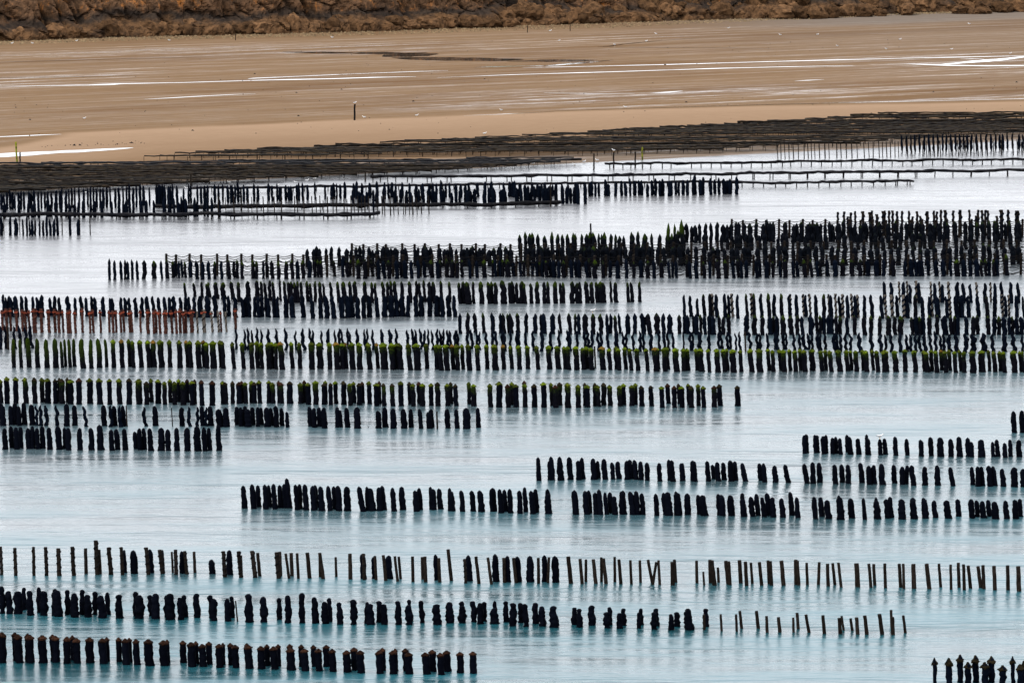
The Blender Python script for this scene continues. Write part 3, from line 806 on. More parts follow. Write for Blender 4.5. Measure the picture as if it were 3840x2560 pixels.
row('row beyond bare stakes', 'm', 12,
 (0, 1680, '1680,257,412,38 1742,247,415,38 1780,255,403,34 1828,250,418,36 1857,252,405,28 1890,243,418,34 1930,253,408,34 1962,245,410,36 1985,207,412,38,m,20 2042,250,423,36 2065,247,415,34 2105,248,425,38 2160,258,425,42 2178,252,410,30 2213,262,430,40 2268,258,430,36 2305,262,418,34 2332,258,430,40'),
 (1280, 1680, '40,263,430,46 135,263,435,40,m,30 180,263,430,30 205,275,430,48,m,20 262,268,430,40 288,257,425,36 357,270,433,36 420,263,423,42 513,290,435,38 540,273,422,34 617,265,420,28 632,280,422,46 677,277,418,36 750,273,400,28 758,295,430,48 830,290,435,34 905,290,433,38 960,290,437,42 1035,280,435,30 1048,273,432,42 1095,280,445,36 1127,284,435,34 1162,280,445,36 1230,290,448,36 1267,268,437,32 1313,292,452,38 1340,280,440,36 1425,280,430,36 1425,315,450,46 1612,288,455,40 1600,295,420,26 1685,292,455,42 1708,290,445,34 1753,305,455,38 1780,283,457,38 1822,303,455,30 1852,302,445,34 1882,330,457,38 1935,295,455,42 1945,290,452,36 2000,297,457,40,m,22 2035,293,457,38 2075,310,457,34 2170,312,462,34 2225,305,458,34 2252,302,462,50 2310,295,445,28 2317,305,460,52'),
 (2560, 1680, '33,310,457,44 110,320,455,34 142,322,463,50 250,313,460,36 270,320,465,42 332,322,465,46 415,308,445,34 417,345,470,42 475,333,470,38 513,312,462,34 553,337,473,32 587,306,462,36 620,337,473,38 685,343,475,38 747,300,462,36 790,337,478,34 910,333,487,36 955,337,470,38 1000,355,485,44 1080,323,470,28 1085,335,490,50 1160,343,480,44 1250,343,490,28 1337,338,480,28 1338,360,485,46 1410,350,480,40 1432,332,478,34 1510,350,488,48 1590,340,475,44 1590,355,485,46 1663,340,475,34 1668,350,482,44 1737,358,478,36 1823,358,482,46 1898,350,468,36 1990,350,480,40 2028,357,470,32 2068,363,480,40 2108,355,468,34 2152,367,485,48 2228,360,485,38 2292,353,485,40 2325,347,470,34'))
row('row right of middle', 'm', 8,
 (1280, 1680, '1358,62,222,32 1450,57,218,36 1438,85,218,34 1507,57,210,36 1508,83,220,44 1575,60,215,40 1635,85,218,36 1660,65,210,32 1738,70,215,38 1768,87,210,30 1813,72,213,38 1868,97,212,32 1908,90,210,36 1968,85,215,36 1990,78,212,36 2025,80,215,34,m,18 2063,90,217,36 2107,97,222,34 2192,100,227,34 2260,78,220,30 2278,82,228,38 2345,102,225,30'),
 (2560, 1680, '5,102,225,22 72,85,225,40 82,90,228,34 172,87,227,34 210,112,212,28 240,95,225,36 282,97,218,34 330,83,227,40 362,90,220,34 420,102,228,36,m,26 533,103,222,34 562,103,233,32 635,118,233,38 715,112,235,34,m,24 847,107,240,36,m,22 897,95,242,36 942,98,235,36 1050,112,245,36 1098,110,235,36 1140,112,243,36 1230,100,238,36 1285,120,248,40 1318,115,245,34 1372,107,250,40 1457,113,240,36 1513,125,250,38 1543,117,245,32,m,-10 1583,117,255,36,m,20 1668,125,253,38 1755,117,255,38 1852,130,258,34,m,24 1995,127,252,32 2035,125,262,36 2062,125,258,32 2115,120,262,38 2147,122,258,32,m,20 2205,140,262,36 2285,130,265,46 2347,140,265,40'))
row('right-edge small row', 'm', 8,
 (2560, 1390, '2282,277,425,36 2340,273,425,40 838,442,570,28 853,435,562,30 915,440,565,34 928,442,560,28 970,448,573,34 988,440,565,28 1033,460,573,32 1058,452,570,24 1085,463,575,28 1133,440,560,28 1150,452,575,38 1210,465,575,34 1270,437,565,26 1275,465,578,36 1360,470,580,30 1393,465,575,32 1465,452,582,34 1545,467,582,30 1642,473,588,34 1710,455,585,36 1775,458,590,46 1848,467,590,36 1905,453,590,40 1967,460,590,36 1990,488,592,34 2058,473,592,46 2137,488,592,26 2168,472,590,32 2220,497,595,32 2257,473,590,30 2318,475,592,38'))
row('left-edge small row', 'm', 8,
 (0, 1390, '33,395,540,36 78,380,530,34 113,387,540,36 143,385,530,34 195,393,535,36 225,380,535,32 258,393,538,34 293,378,533,36 340,390,540,36 403,380,540,42 447,390,535,32 470,392,545,40 550,393,545,38 628,393,545,38 690,372,545,44 768,403,548,34 805,400,540,36 860,397,545,36 932,418,538,32 962,395,545,34 993,393,540,32 1035,395,550,36 1112,392,547,46 1157,402,548,36 1218,392,550,36 1290,390,550,44 1358,380,552,46 1408,387,552,34 1442,392,545,32 1507,373,548,36'))
row('gappy left row', 'm', 8,
 (0, 1390, '10,220,365,34 20,240,378,36 75,240,372,36 102,218,370,36 130,243,378,32 165,218,370,36 220,230,372,40 252,237,375,28,t 282,233,375,32,t 320,235,378,34,t 393,235,378,32,t 460,227,380,38 515,235,375,36 588,240,385,30,t,26 715,235,378,38 765,235,385,34,t 788,240,378,34 823,237,387,34,t 850,238,380,32 873,240,385,10,s 995,247,382,32,t 1068,242,378,38 1185,255,382,8,s 1252,250,380,34 1302,247,382,30,t 1360,247,380,28,t 1393,243,378,32 1420,250,380,30,t 1450,242,378,38 1510,263,385,44 1557,253,385,44 1632,247,372,34 1660,252,380,36 1690,240,375,32 1707,262,385,42 1740,250,372,34 1777,248,383,28 1800,252,372,30 1840,250,385,40 1868,255,375,34 1903,240,387,34 1942,255,378,32 1978,282,388,26 2135,247,382,34 2165,255,390,34 2200,250,382,34 2233,253,395,38 2325,248,388,34 2345,270,388,30'),
 (1280, 1390, '38,253,388,38 110,250,395,46 185,378,390,5,s 255,275,395,38 300,250,387,38 357,260,396,42 430,260,395,42 480,262,388,34 545,262,396,30 603,282,397,36 620,263,388,34 660,280,400,12,s 730,262,393,38 795,263,395,32 862,255,398,50 943,253,390,32'))
row('brown-and-green-topped row', 'd', 6,
 (0, 1390, '5,60,220,30,g 48,40,225,40,g 108,42,225,38,g 175,45,222,38,g 238,45,222,36 290,47,215,34,g 330,50,222,44,g 380,55,225,34 410,48,215,30 425,55,225,40 465,45,215,30 487,58,228,44,g 545,50,228,42 620,50,225,44,g 685,52,228,44,g 755,55,230,36,g 822,52,228,40,g 890,52,230,42 955,57,228,44,g 965,55,215,30 1010,73,232,38 1042,53,215,30,g 1090,57,225,44,g 1133,73,232,34,g 1172,57,218,30,g 1203,73,233,36,g 1232,55,215,28,g 1262,73,235,42,g 1290,57,218,30 1325,68,235,40,g 1342,58,225,28 1390,63,238,36 1463,68,238,42 1535,70,225,34,g 1553,78,228,38 1603,70,226,30 1648,77,225,38 1665,70,220,34 1692,77,225,32,g 1735,68,220,36,g 1752,78,222,40 1787,65,222,34,g 1853,67,222,32,g 1880,80,224,34,g 1922,68,222,28 1938,80,224,38 1997,73,225,44 2070,82,226,38,g 2097,65,220,28 2125,82,232,38,g 2175,68,232,42,g 2235,85,232,40 2243,68,220,30,g 2278,82,235,32 2312,70,225,32,g'),
 (1280, 1390, '15,70,232,38 60,85,238,36,g 87,75,222,30,g 123,85,235,36 145,75,222,30 192,72,228,36,g 243,83,242,40,g 262,70,228,26 292,85,243,32 352,87,243,36 410,72,242,40,g 470,75,230,30 495,87,243,36,g 535,75,228,32 560,87,243,38,g 620,85,240,36,g 665,78,242,38 732,87,242,36,g 755,77,228,30 788,90,242,34 880,75,230,30,g 912,92,243,40,g 1025,88,250,36,g 1088,73,250,46,g 1146,92,252,36 1175,77,235,32,g 1203,92,250,42,g 1262,68,230,30 1265,90,250,36,g 1330,90,250,40 1395,77,252,42,g 1447,82,240,30,g 1475,97,254,38 1505,80,238,38 1560,82,254,44,g 1633,95,253,38,g 1678,83,240,30 1695,97,250,40,g 1748,83,240,30 1767,97,245,38,g 1808,83,235,38 1850,97,240,36,g 1918,100,243,36,g 1945,87,235,34,g 2002,98,240,38,g 2027,85,232,32,g 2068,102,243,38 2135,102,243,36 2208,105,252,36,g 2250,87,225,34 2295,103,252,36 2325,87,230,28 2345,103,252,34,g'),
 (2560, 1390, '2,112,250,24 40,88,235,30,g 60,103,252,38 108,90,240,32,g 142,103,252,34,g 218,102,250,38 255,92,240,38 378,103,242,40'))
row('bright-green-topped row', 'g', 12,
 (0, 1040, '90,422,620,30,a 142,422,620,26,a 198,412,618,36,a 258,420,620,34,a 322,425,622,36,a 383,420,622,40,a 425,437,620,24,a 447,423,612,22,a 477,422,620,26,a 510,420,612,28,a 565,422,625,38,a 627,423,625,32,a 680,420,622,38,a 730,422,618,24,a 782,427,622,34 840,425,622,36 890,425,615,28 915,435,622,28 968,430,620,36 1022,432,620,36 1058,430,618,40 1108,430,620,44 1170,430,617,32 1238,432,622,40 1288,432,618,30 1312,435,622,34 1368,433,625,42 1405,432,615,36 1425,445,625,34 1470,437,625,48 1520,433,618,34 1535,438,627,32 1605,443,628,30 1672,446,628,32 1735,445,628,36 1772,438,625,32 1800,447,628,30 1852,447,630,40 1875,445,625,34 1900,448,632,28 1937,443,632,42 2010,443,625,32 2065,447,628,34 2148,443,632,42 2205,447,628,46 2272,447,632,36 2320,445,632,44'),
 (1280, 1040, '8,450,630,36 30,448,628,30 75,448,632,44 125,448,633,42 190,448,633,38 247,450,625,28 292,450,632,54 350,450,635,42 378,455,630,28 402,453,633,46 467,453,637,38 520,455,637,52 588,453,628,32 658,460,632,36 683,462,640,36 722,460,640,42 768,460,632,34 798,460,638,34 835,460,632,30 877,458,640,40 938,460,640,34 1002,460,630,32 1057,460,638,46 1117,462,632,32 1170,468,630,30 1225,467,632,36 1285,468,630,34 1350,468,632,32 1430,467,632,38 1490,470,630,40 1538,473,632,30 1562,475,635,34 1618,472,637,42 1665,483,635,34 1690,475,630,34 1722,483,637,36 1748,475,625,12,s 1800,475,635,44 1848,487,637,32 1897,475,632,38 1912,487,640,32 1955,478,630,30 1992,487,640,32 2040,487,642,34 2105,487,645,30 2165,480,647,42 2180,483,632,30 2225,483,647,34 2245,480,632,34 2305,485,648,46'),
 (2560, 1040, '8,487,645,36 32,487,640,34 95,488,640,28 125,487,648,44 180,492,652,28 238,490,652,40 285,492,650,36 305,490,640,28 348,495,652,46 400,497,650,30 470,492,650,40 530,492,650,48 592,490,640,30 622,498,650,30 672,495,640,32 697,497,650,38 738,493,640,28 775,498,650,34 810,492,640,30 838,498,650,38 893,493,642,42 955,502,648,34 985,497,638,28 1017,502,650,34 1077,498,648,40 1132,500,645,34 1160,502,638,26 1195,503,648,36 1243,498,640,30 1265,503,650,38 1308,497,638,26 1340,503,650,34 1395,500,650,52 1465,503,650,42 1533,495,650,36 1600,500,652,36 1665,503,645,34 1682,510,652,36 1715,495,645,30 1747,503,655,34 1782,497,640,28 1810,503,655,36 1838,497,642,28 1877,507,655,32 1912,497,645,26 1940,508,655,32 2000,503,657,46 2062,503,650,50 2112,500,645,26 2148,507,652,34 2187,505,645,30 2213,508,655,32 2283,503,655,44 2328,507,650,26 2346,507,655,20'))
row('twisted row behind green', 't', 8,
 (0, 1040, '5,330,495,24,p 40,325,490,24 55,340,495,16,s 98,332,492,26 137,330,480,28 178,335,485,28 212,325,487,28 1628,350,495,22 1687,355,500,22 1712,345,500,24 1738,360,490,20 1772,345,490,26 1803,353,495,22 1848,352,495,30 1907,350,490,28 1970,345,500,28 2037,363,500,22 2090,350,500,32 2138,345,490,24 2155,362,490,24 2217,362,495,22 2263,350,500,32 2310,360,490,22 2338,348,490,26'),
 (1280, 1040, '5,352,498,20 42,345,495,20 58,365,490,22 112,350,490,28 162,355,500,24 178,350,490,22 215,355,502,24 277,353,490,28 337,353,490,34 380,350,490,26 455,357,490,26 492,350,490,24 515,355,490,24 547,350,495,26 572,362,495,26 598,352,495,22 627,360,500,22 663,350,495,28 682,362,490,22 703,352,490,22 735,357,490,26 752,362,490,24 785,360,495,28 803,357,490,24 870,370,495,26 898,355,492,26 935,355,498,24 952,370,498,22 997,372,490,26 1045,363,500,26 1065,367,505,26 1108,355,490,26 1125,370,505,28 1165,355,505,24 1207,362,490,26 1222,358,490,26 1272,358,505,26 1320,363,505,28 1382,360,508,32 1443,362,505,28 1500,358,508,26 1560,358,500,26 1577,370,508,26 1622,362,500,24 1677,362,485,26 1700,375,485,28 1725,362,485,28 1770,370,508,28 1792,368,508,24 1837,362,505,26 1897,362,505,34 1945,370,500,24 1965,368,500,24 2012,372,505,26 2060,367,510,28 2082,370,508,24 2135,355,505,32 2190,362,508,26 2225,368,508,26 2250,362,505,24 2285,375,508,24'),
 (2560, 1040, '5,372,500,16 52,370,505,28 70,372,505,20 115,368,490,36 182,365,505,28 250,370,490,26 268,368,490,24 307,370,495,24 327,368,495,26 367,380,498,20 393,370,508,24 432,375,512,12,s 463,372,500,28 512,380,500,28 535,380,505,24 585,380,495,24 640,375,495,26 655,378,500,24 695,375,495,28 713,380,495,22 768,378,500,26 803,378,500,26 835,380,495,30 868,382,498,26 890,385,500,24 930,375,505,28 947,380,500,24 980,383,495,26 1045,378,515,34 1065,380,515,26 1090,385,510,26 1122,380,498,28 1157,385,500,28 1220,380,515,38 1298,380,515,32 1363,385,515,34 1397,392,512,24 1438,380,515,30 1497,380,515,30 1545,390,510,28 1570,390,510,28 1603,385,510,26 1632,385,510,28 1668,385,510,34 1708,390,510,26 1742,365,510,28 1775,395,510,26 1800,380,510,28 1835,390,510,36 1888,380,515,36 1950,380,515,38 2002,382,510,48 2070,382,510,48 2132,385,510,32 2215,385,512,42 2280,370,510,36 2340,390,510,26'))
row('pointed row mid-water', 'p', 6,
 (1280, 1040, '817,243,388,26 872,240,385,30 920,242,378,30 978,240,382,24 1042,240,388,32 1097,243,385,24 1117,243,385,28 1150,247,380,22 1170,245,385,34 1215,242,380,30 1273,242,378,28 1335,245,385,32 1378,250,380,24 1398,245,388,36 1455,245,388,36 1507,243,385,22 1572,243,390,30 1612,245,390,20 1636,248,390,28 1680,248,390,40 1735,247,390,32 1790,247,390,32 1832,248,388,24 1855,247,385,24 1887,257,388,26 1915,245,385,22 1975,247,388,36 2023,245,388,30 2077,243,388,38 2118,245,388,38 2175,243,388,42 2220,245,387,30 2263,250,388,38 2330,253,388,28'),
 (2560, 1040, '10,250,385,22 35,255,390,32 75,255,385,20 93,252,395,32 125,252,388,22 152,262,392,28 185,250,392,28 210,262,395,36 253,257,390,24 280,268,395,28 318,255,388,28 438,257,398,38 495,255,395,36 550,262,398,32 600,263,395,36 625,265,390,26 650,262,395,30 693,260,395,40 745,263,395,38 788,258,395,30 823,265,395,28 885,258,395,40 925,260,388,26 948,258,390,26 973,258,388,30 1003,255,390,28 1025,267,390,34 1058,255,392,26 1085,267,390,28 1132,265,395,28 1185,260,395,30 1250,260,398,32 1298,260,395,32 1358,263,398,30 1418,260,398,40 1462,263,395,30 1502,262,395,42 1580,270,398,28 1610,260,398,38 1632,265,398,28 1657,260,395,34 1700,258,395,34 1752,258,395,30 1808,260,398,42 1848,260,395,30 1875,262,395,28 1898,260,398,28 1955,263,395,32 2003,265,398,34 2030,260,392,30 2105,262,395,32 2147,268,398,34 2180,262,395,30 2213,265,395,36 2250,265,395,28 2275,265,392,28 2302,268,395,32 2337,267,395,36'))
row('red-capped row', 'e', 8,
 (0, 1040, '15,225,365,18 45,215,372,20 72,213,370,18 115,222,370,20 155,222,372,18 175,228,372,18 200,225,368,16 238,215,382,30 285,217,380,22 335,220,382,22 378,220,378,20 405,230,382,20 433,222,378,16 467,230,385,18 483,222,385,16 517,230,385,18 567,213,380,18 620,230,385,16 640,222,382,18 692,222,382,16 752,227,378,16 778,230,382,18 800,225,378,16 832,230,380,16 852,222,375,16 893,228,378,18 907,228,378,16 967,225,378,16 1018,222,388,24 1058,230,388,16 1075,220,382,18 1100,228,388,18 1140,227,388,26 1183,227,385,18 1215,222,388,18 1240,215,382,20 1265,232,385,16 1280,227,382,18 1320,222,380,28 1360,232,385,14,w 1405,222,380,24,v 1460,232,378,16,v 1505,232,378,16,w 1522,230,375,14 1557,237,375,14,w 1622,215,358,18'))
row('row behind red caps', 'n', 8,
 (0, 1040, '25,115,270,24 42,135,272,20 62,127,270,30 78,140,272,26 110,128,272,38 150,125,268,28 180,130,265,26 227,130,265,24 258,135,272,28 288,120,275,34 348,138,265,26 378,126,262,28 408,135,265,26 468,127,270,36 518,138,265,24 560,127,262,28 595,137,268,26 632,128,265,24 655,135,268,26 710,130,268,30 760,140,272,24 778,140,272,24 835,135,270,26 863,138,268,28 890,138,268,26 935,138,273,30 978,135,273,28 1015,130,272,34 1055,127,270,26 1095,135,272,28 1135,132,275,30 1168,133,275,28 1200,127,272,34 1245,135,272,28 1280,125,270,26 1300,132,275,28 1340,130,275,28 1380,127,275,40 1430,125,275,44 1482,120,275,36 1548,125,270,28 1575,125,268,28 1620,130,275,32 1672,138,275,28 1695,133,272,30 1718,133,275,24 1755,130,272,26 1778,130,275,28 1805,127,272,28 1835,127,272,28 1850,140,275,28 1888,132,275,28 1913,130,277,28 1970,122,277,34 2012,125,277,38 2085,120,277,34 2150,140,282,32 2208,135,280,32 2250,125,280,38 2295,130,282,36 2345,125,280,20'),
 (1280, 1040, '8,125,280,26 45,125,277,46 72,120,275,36 112,132,280,34 152,122,280,32 192,122,275,38 247,133,275,30 300,127,272,40 345,122,272,46 382,118,270,34 420,120,268,44 460,122,272,30 512,125,270,32 552,120,268,40 608,122,270,34 660,122,268,44 695,125,272,34 738,122,270,34 778,122,272,30'))
row('row below rope fence', 'q', 10,
 (0, 1040, '1273,35,135,20 1338,38,135,22 1390,30,140,22 1425,42,140,20 1440,32,140,22 1488,32,145,34 1538,33,148,38 1597,28,150,30 1645,30,170,28 1708,25,160,36 1770,22,160,34 1803,25,160,24 1828,35,160,24 1860,18,160,26 1885,28,160,24 1930,15,160,18 1962,25,160,24 1990,30,175,24 2010,27,175,26 2030,30,175,24 2052,25,175,26 2078,28,165,24 2118,22,168,24 2140,40,170,24 2172,25,170,24 2208,28,175,28 2232,38,170,20 2280,28,170,24 2330,28,175,26'),
 (1280, 1040, '18,28,180,36 62,25,170,28 93,25,170,34 165,27,170,32 210,32,175,24 235,35,175,22 288,27,170,26 320,30,170,24 342,22,170,26 370,25,170,30 418,27,170,28 473,25,175,30 517,22,170,24 540,35,170,24 570,17,170,22 610,30,180,34 637,28,180,30 690,22,180,26 745,28,170,24 813,35,182,26 840,27,180,32 870,30,185,44 910,27,180,22 965,28,182,36 1015,28,182,30 1037,28,180,26 1062,32,183,32 1115,20,182,46 1162,35,180,34 1180,25,178,30 1210,35,180,26 1243,25,180,38 1262,40,182,26 1308,40,180,28 1350,27,180,34 1400,30,180,28 1425,28,180,26 1475,27,180,34 1512,37,178,24 1530,32,178,24 1590,27,178,36 1625,37,178,34 1645,28,178,24 1688,27,177,34 1727,30,177,32 1760,30,175,28 1788,28,175,44 1810,35,175,28 1857,25,170,20 1890,32,172,32 1975,33,172,24 2000,32,170,26 2055,30,170,24'))
row('row over pointed posts', 'n', 8,
 (2560, 1040, '10,118,270,22 52,125,270,26 102,142,268,22 145,115,262,26,q 188,112,268,28,q 205,112,265,18,u 232,115,275,30 290,112,278,28 318,118,275,24 340,112,270,18,u 378,115,282,24 440,112,270,22,q 475,110,265,18,u 493,108,270,22,q 540,110,275,26 592,108,272,28,q 630,112,265,28 680,110,265,28,q 735,120,270,24 742,115,265,16,u 785,115,278,28 832,115,265,16,u 847,120,272,24 877,113,268,16,u 918,118,278,28 973,113,275,28,q 1008,115,270,14,u 1022,122,278,28 1055,113,278,16,u 1082,127,275,24 1103,115,278,18,u 1135,122,278,28 1165,113,278,16,u 1190,122,280,28 1208,120,275,16,u 1252,120,280,26 1302,118,280,28 1370,122,285,28 1397,120,270,16,u 1442,120,270,20,u 1475,122,272,26 1523,122,280,20,u 1548,120,280,32 1603,122,272,28,q 1652,132,270,28 1700,130,272,26 1718,115,270,16,u 1755,130,278,40 1818,130,280,26 1842,125,270,18,u 1885,125,278,36 1920,122,275,40 1968,125,275,30 2035,122,272,30 2095,125,275,30,q 2150,122,270,30 2203,120,268,18,u 2225,125,272,24 2248,120,265,14,u 2300,122,272,28 2347,130,272,20'))
row('short slim right row', 'n', 6,
 (2560, 1040, '1390,28,178,26 1440,32,180,28 1493,28,170,14,u 1522,30,178,28 1548,25,170,14,u 1568,50,178,24 1610,22,170,18,u 1628,35,178,28 1710,28,170,14,u 1738,38,178,28 1772,28,170,14,u 1790,45,175,26 1833,30,170,18,u 1893,30,178,32 1935,38,178,28 1983,45,175,24 2027,33,170,16,u 2083,38,175,28 2122,32,168,14,u 2153,38,178,26 2197,28,178,26 2262,30,178,28 2312,35,178,26'))
row('front row among ropes', 'p', 6,
 (0, 780, '753,345,495,20 790,357,495,22 833,360,492,22 862,352,490,20 880,365,490,22 910,352,490,20 945,357,492,20 993,357,488,30 1062,360,485,34 1112,360,485,20 1150,355,485,26 1192,362,480,24 1208,362,470,20 1233,362,482,20 1253,355,475,20 1275,365,480,20 1312,362,478,28 1355,358,490,28 1397,365,492,26 1437,362,490,26 1478,365,490,24 1525,360,490,24 1577,360,490,28 1613,362,480,24 1635,355,485,24 1668,362,488,24 1743,355,485,26 1768,362,488,24 1815,360,485,20 1842,355,480,22 1873,360,485,30 1920,365,490,24 1972,362,488,30 2012,357,487,28 2050,358,487,30 2088,358,485,30 2133,355,478,34 2168,355,478,24 2192,355,478,24 2213,357,478,24 2303,360,470,24'),
 (1280, 780, '10,330,475,26 40,355,475,24 62,352,465,22 117,352,488,32 165,352,488,34 212,360,472,26 255,352,490,30 293,360,485,30 330,358,487,32 382,355,487,32 410,357,478,24 440,355,485,36 482,357,485,26 530,355,483,26 573,357,477,26 620,355,480,34 662,360,485,26 680,357,478,24 728,350,478,26 765,355,480,34 800,362,482,26 830,357,478,24 885,350,485,24 933,360,480,26 985,355,480,34 1043,352,475,20 1060,350,475,20 1092,360,472,24 1112,350,472,24 1145,350,475,38 1183,368,470,26 1232,362,470,24 1258,357,470,22 1285,357,468,26 1317,362,468,24 1347,355,470,24 1370,357,470,22 1387,352,475,24 1412,360,478,30 1440,352,475,24 1465,357,480,34 1497,362,482,26 1532,360,480,30 1585,350,480,28 1615,357,475,24 1640,352,482,28 1692,362,480,30 1710,350,480,20 1748,355,485,36 1803,362,482,28 1853,355,478,26 1903,358,485,34 1965,348,482,26 2015,368,482,26 2067,352,478,34 2110,362,483,32 2155,355,483,30 2207,362,480,30 2257,362,482,22 2283,367,480,20 2308,362,482,24'),
 (2560, 700, '30,505,625,22 50,510,632,24 93,503,632,30 147,513,632,24 187,510,630,22 243,505,632,36 295,502,632,30 348,505,630,24 382,500,625,24 405,505,630,22 440,502,625,28 507,500,630,26 530,500,622,24 577,500,628,34 623,512,625,24 673,505,625,24 708,500,628,36 762,502,625,24 790,507,622,24 838,500,625,30 885,500,622,24 927,507,618,24 947,502,617,24 997,497,617,28 1052,500,620,36 1103,497,615,36 1165,500,615,34 1220,498,615,34 1275,497,615,36 1335,500,615,38 1385,497,615,28 1448,492,617,34 1533,502,618,28 1573,497,618,36 1605,500,617,24 1630,497,617,24 1650,495,617,24 1692,497,612,26 1747,497,617,34 1795,497,617,34 1845,497,615,24 1890,500,618,42 1938,497,617,38 1983,502,617,28 2025,490,617,38 2058,500,617,22 2088,497,615,24 2110,503,615,24 2142,500,617,24 2165,490,615,26 2232,460,612,28'))
row('far kinked right row', 'k2', 2,
 (2560, 700, '1070,175,340,14 1113,172,340,16 1138,205,340,16 1160,178,340,16 1190,168,340,14 1243,170,340,20 1290,175,340,15 1304,165,340,16 1340,190,340,20 1380,168,340,16 1393,165,340,14 1423,165,340,16 1447,165,340,16 1478,170,340,16 1512,168,340,16 1560,167,340,16 1583,205,340,16 1617,170,340,16 1638,202,340,16 1685,170,340,22 1733,165,340,16 1752,172,340,14 1780,160,340,16 1812,162,340,20 1865,165,340,16 1913,160,340,22 1977,160,340,14 2020,200,340,16 2037,160,340,16 2065,162,340,16 2085,160,340,16 2103,165,340,16 2165,200,340,16 2198,160,340,24 2242,160,340,18 2298,165,340,16 2310,165,340,18'))
row('far left-edge row', 'o', 3,
 (0, 560, '10,455,595,26 70,455,595,18 110,470,595,30 158,480,595,14 185,455,597,16 205,490,597,14 222,480,597,20 242,480,595,16 273,478,597,14 298,487,597,18 322,455,597,18 347,480,597,20 372,482,597,22 397,455,595,20 482,455,595,20 538,480,593,22 27,465,590,6,s 77,465,590,6,s 135,460,590,6,s 428,455,590,8,s 550,455,590,7,s 620,455,590,8,s'))
row('far water-edge line', 'o2', 3,
 (2560, 480, '1510,50,165,17 1543,52,163,17 1573,50,168,15 1600,45,170,17 1632,42,170,17 1665,48,168,17 1697,40,170,18 1728,45,160,17 1758,45,165,17 1792,45,168,16 1817,45,168,18 1848,42,168,18 1880,40,165,18 1910,45,162,20 1937,48,162,16 1962,45,160,20 1990,45,160,18 2025,40,162,20 2055,40,158,16 2090,42,158,17 2125,42,158,20 2157,42,157,18 2185,45,155,20 2207,40,158,22 2238,42,155,16 2273,40,155,16 2318,45,155,22 2345,45,155,18 653,108,212,6,s 677,107,212,7,s 703,107,212,6,s 732,106,211,6,s 762,105,210,7,s 797,105,210,6,s 837,105,210,7,s 863,104,210,7,s 887,104,210,6,s 910,103,208,6,s 942,103,208,7,s 980,103,207,9,s 1008,102,207,6,s 1062,101,206,8,s 1090,100,206,7,s 1127,100,205,7,s 1165,98,205,8,s 1202,97,205,6,s 1250,97,205,7,s 1282,96,204,6,s 1313,96,203,7,s 1353,95,203,7,s 1377,95,202,6,s 1405,94,202,7,s 1432,94,202,7,s 1463,93,200,7,s 1487,93,200,6,s 1550,92,198,7,s 1578,92,198,7,s 1655,90,198,7,s 1680,90,197,6,s 1707,90,197,7,s 1735,89,195,7,s 1755,89,195,6,s 1775,88,195,7,s 1835,87,194,7,s 1860,87,194,7,s 1897,86,193,7,s 1925,86,193,6,s 1950,85,193,7,s 1982,85,192,7,s 2007,84,192,7,s 2035,84,191,7,s 2065,83,190,7,s 2100,83,190,8,s 2142,82,189,7,s 2197,81,188,8,s 2277,80,187,7,s 2305,80,186,6,s 2335,80,186,7,s'),
 (0, 560, '1505,325,480,10,s 1555,330,462,6,s 1612,325,480,10,s 1665,327,462,8,s 1710,340,462,6,s 1735,328,460,6,s 1770,330,478,8,s 1815,325,462,8,s 1845,330,462,6,s 1890,325,450,8,s 1940,328,478,8,s 2030,322,450,8,s 2050,325,450,7,s 2095,325,470,8,s 2150,322,455,7,s 2180,330,455,6,s 2205,320,445,7,s 2228,350,465,6,s 2258,325,478,10,s 2295,325,452,7,s 2318,322,452,8,s'),
 (1280, 560, '18,330,460,7,s 40,348,470,6,s 67,320,472,9,s 90,330,455,6,s 115,322,455,8,s 140,325,460,7,s 162,320,450,9,s 190,325,468,8,s 222,340,458,14 248,335,455,7,s 280,322,445,8,s 298,320,458,7,s 337,322,455,9,s 360,335,455,6,s 390,320,450,7,s 428,325,450,6,s 440,325,448,7,s 468,325,452,6,s 492,320,450,10,s 520,335,452,6,s 550,320,445,8,s 602,320,445,8,s 1442,225,398,8,s'))

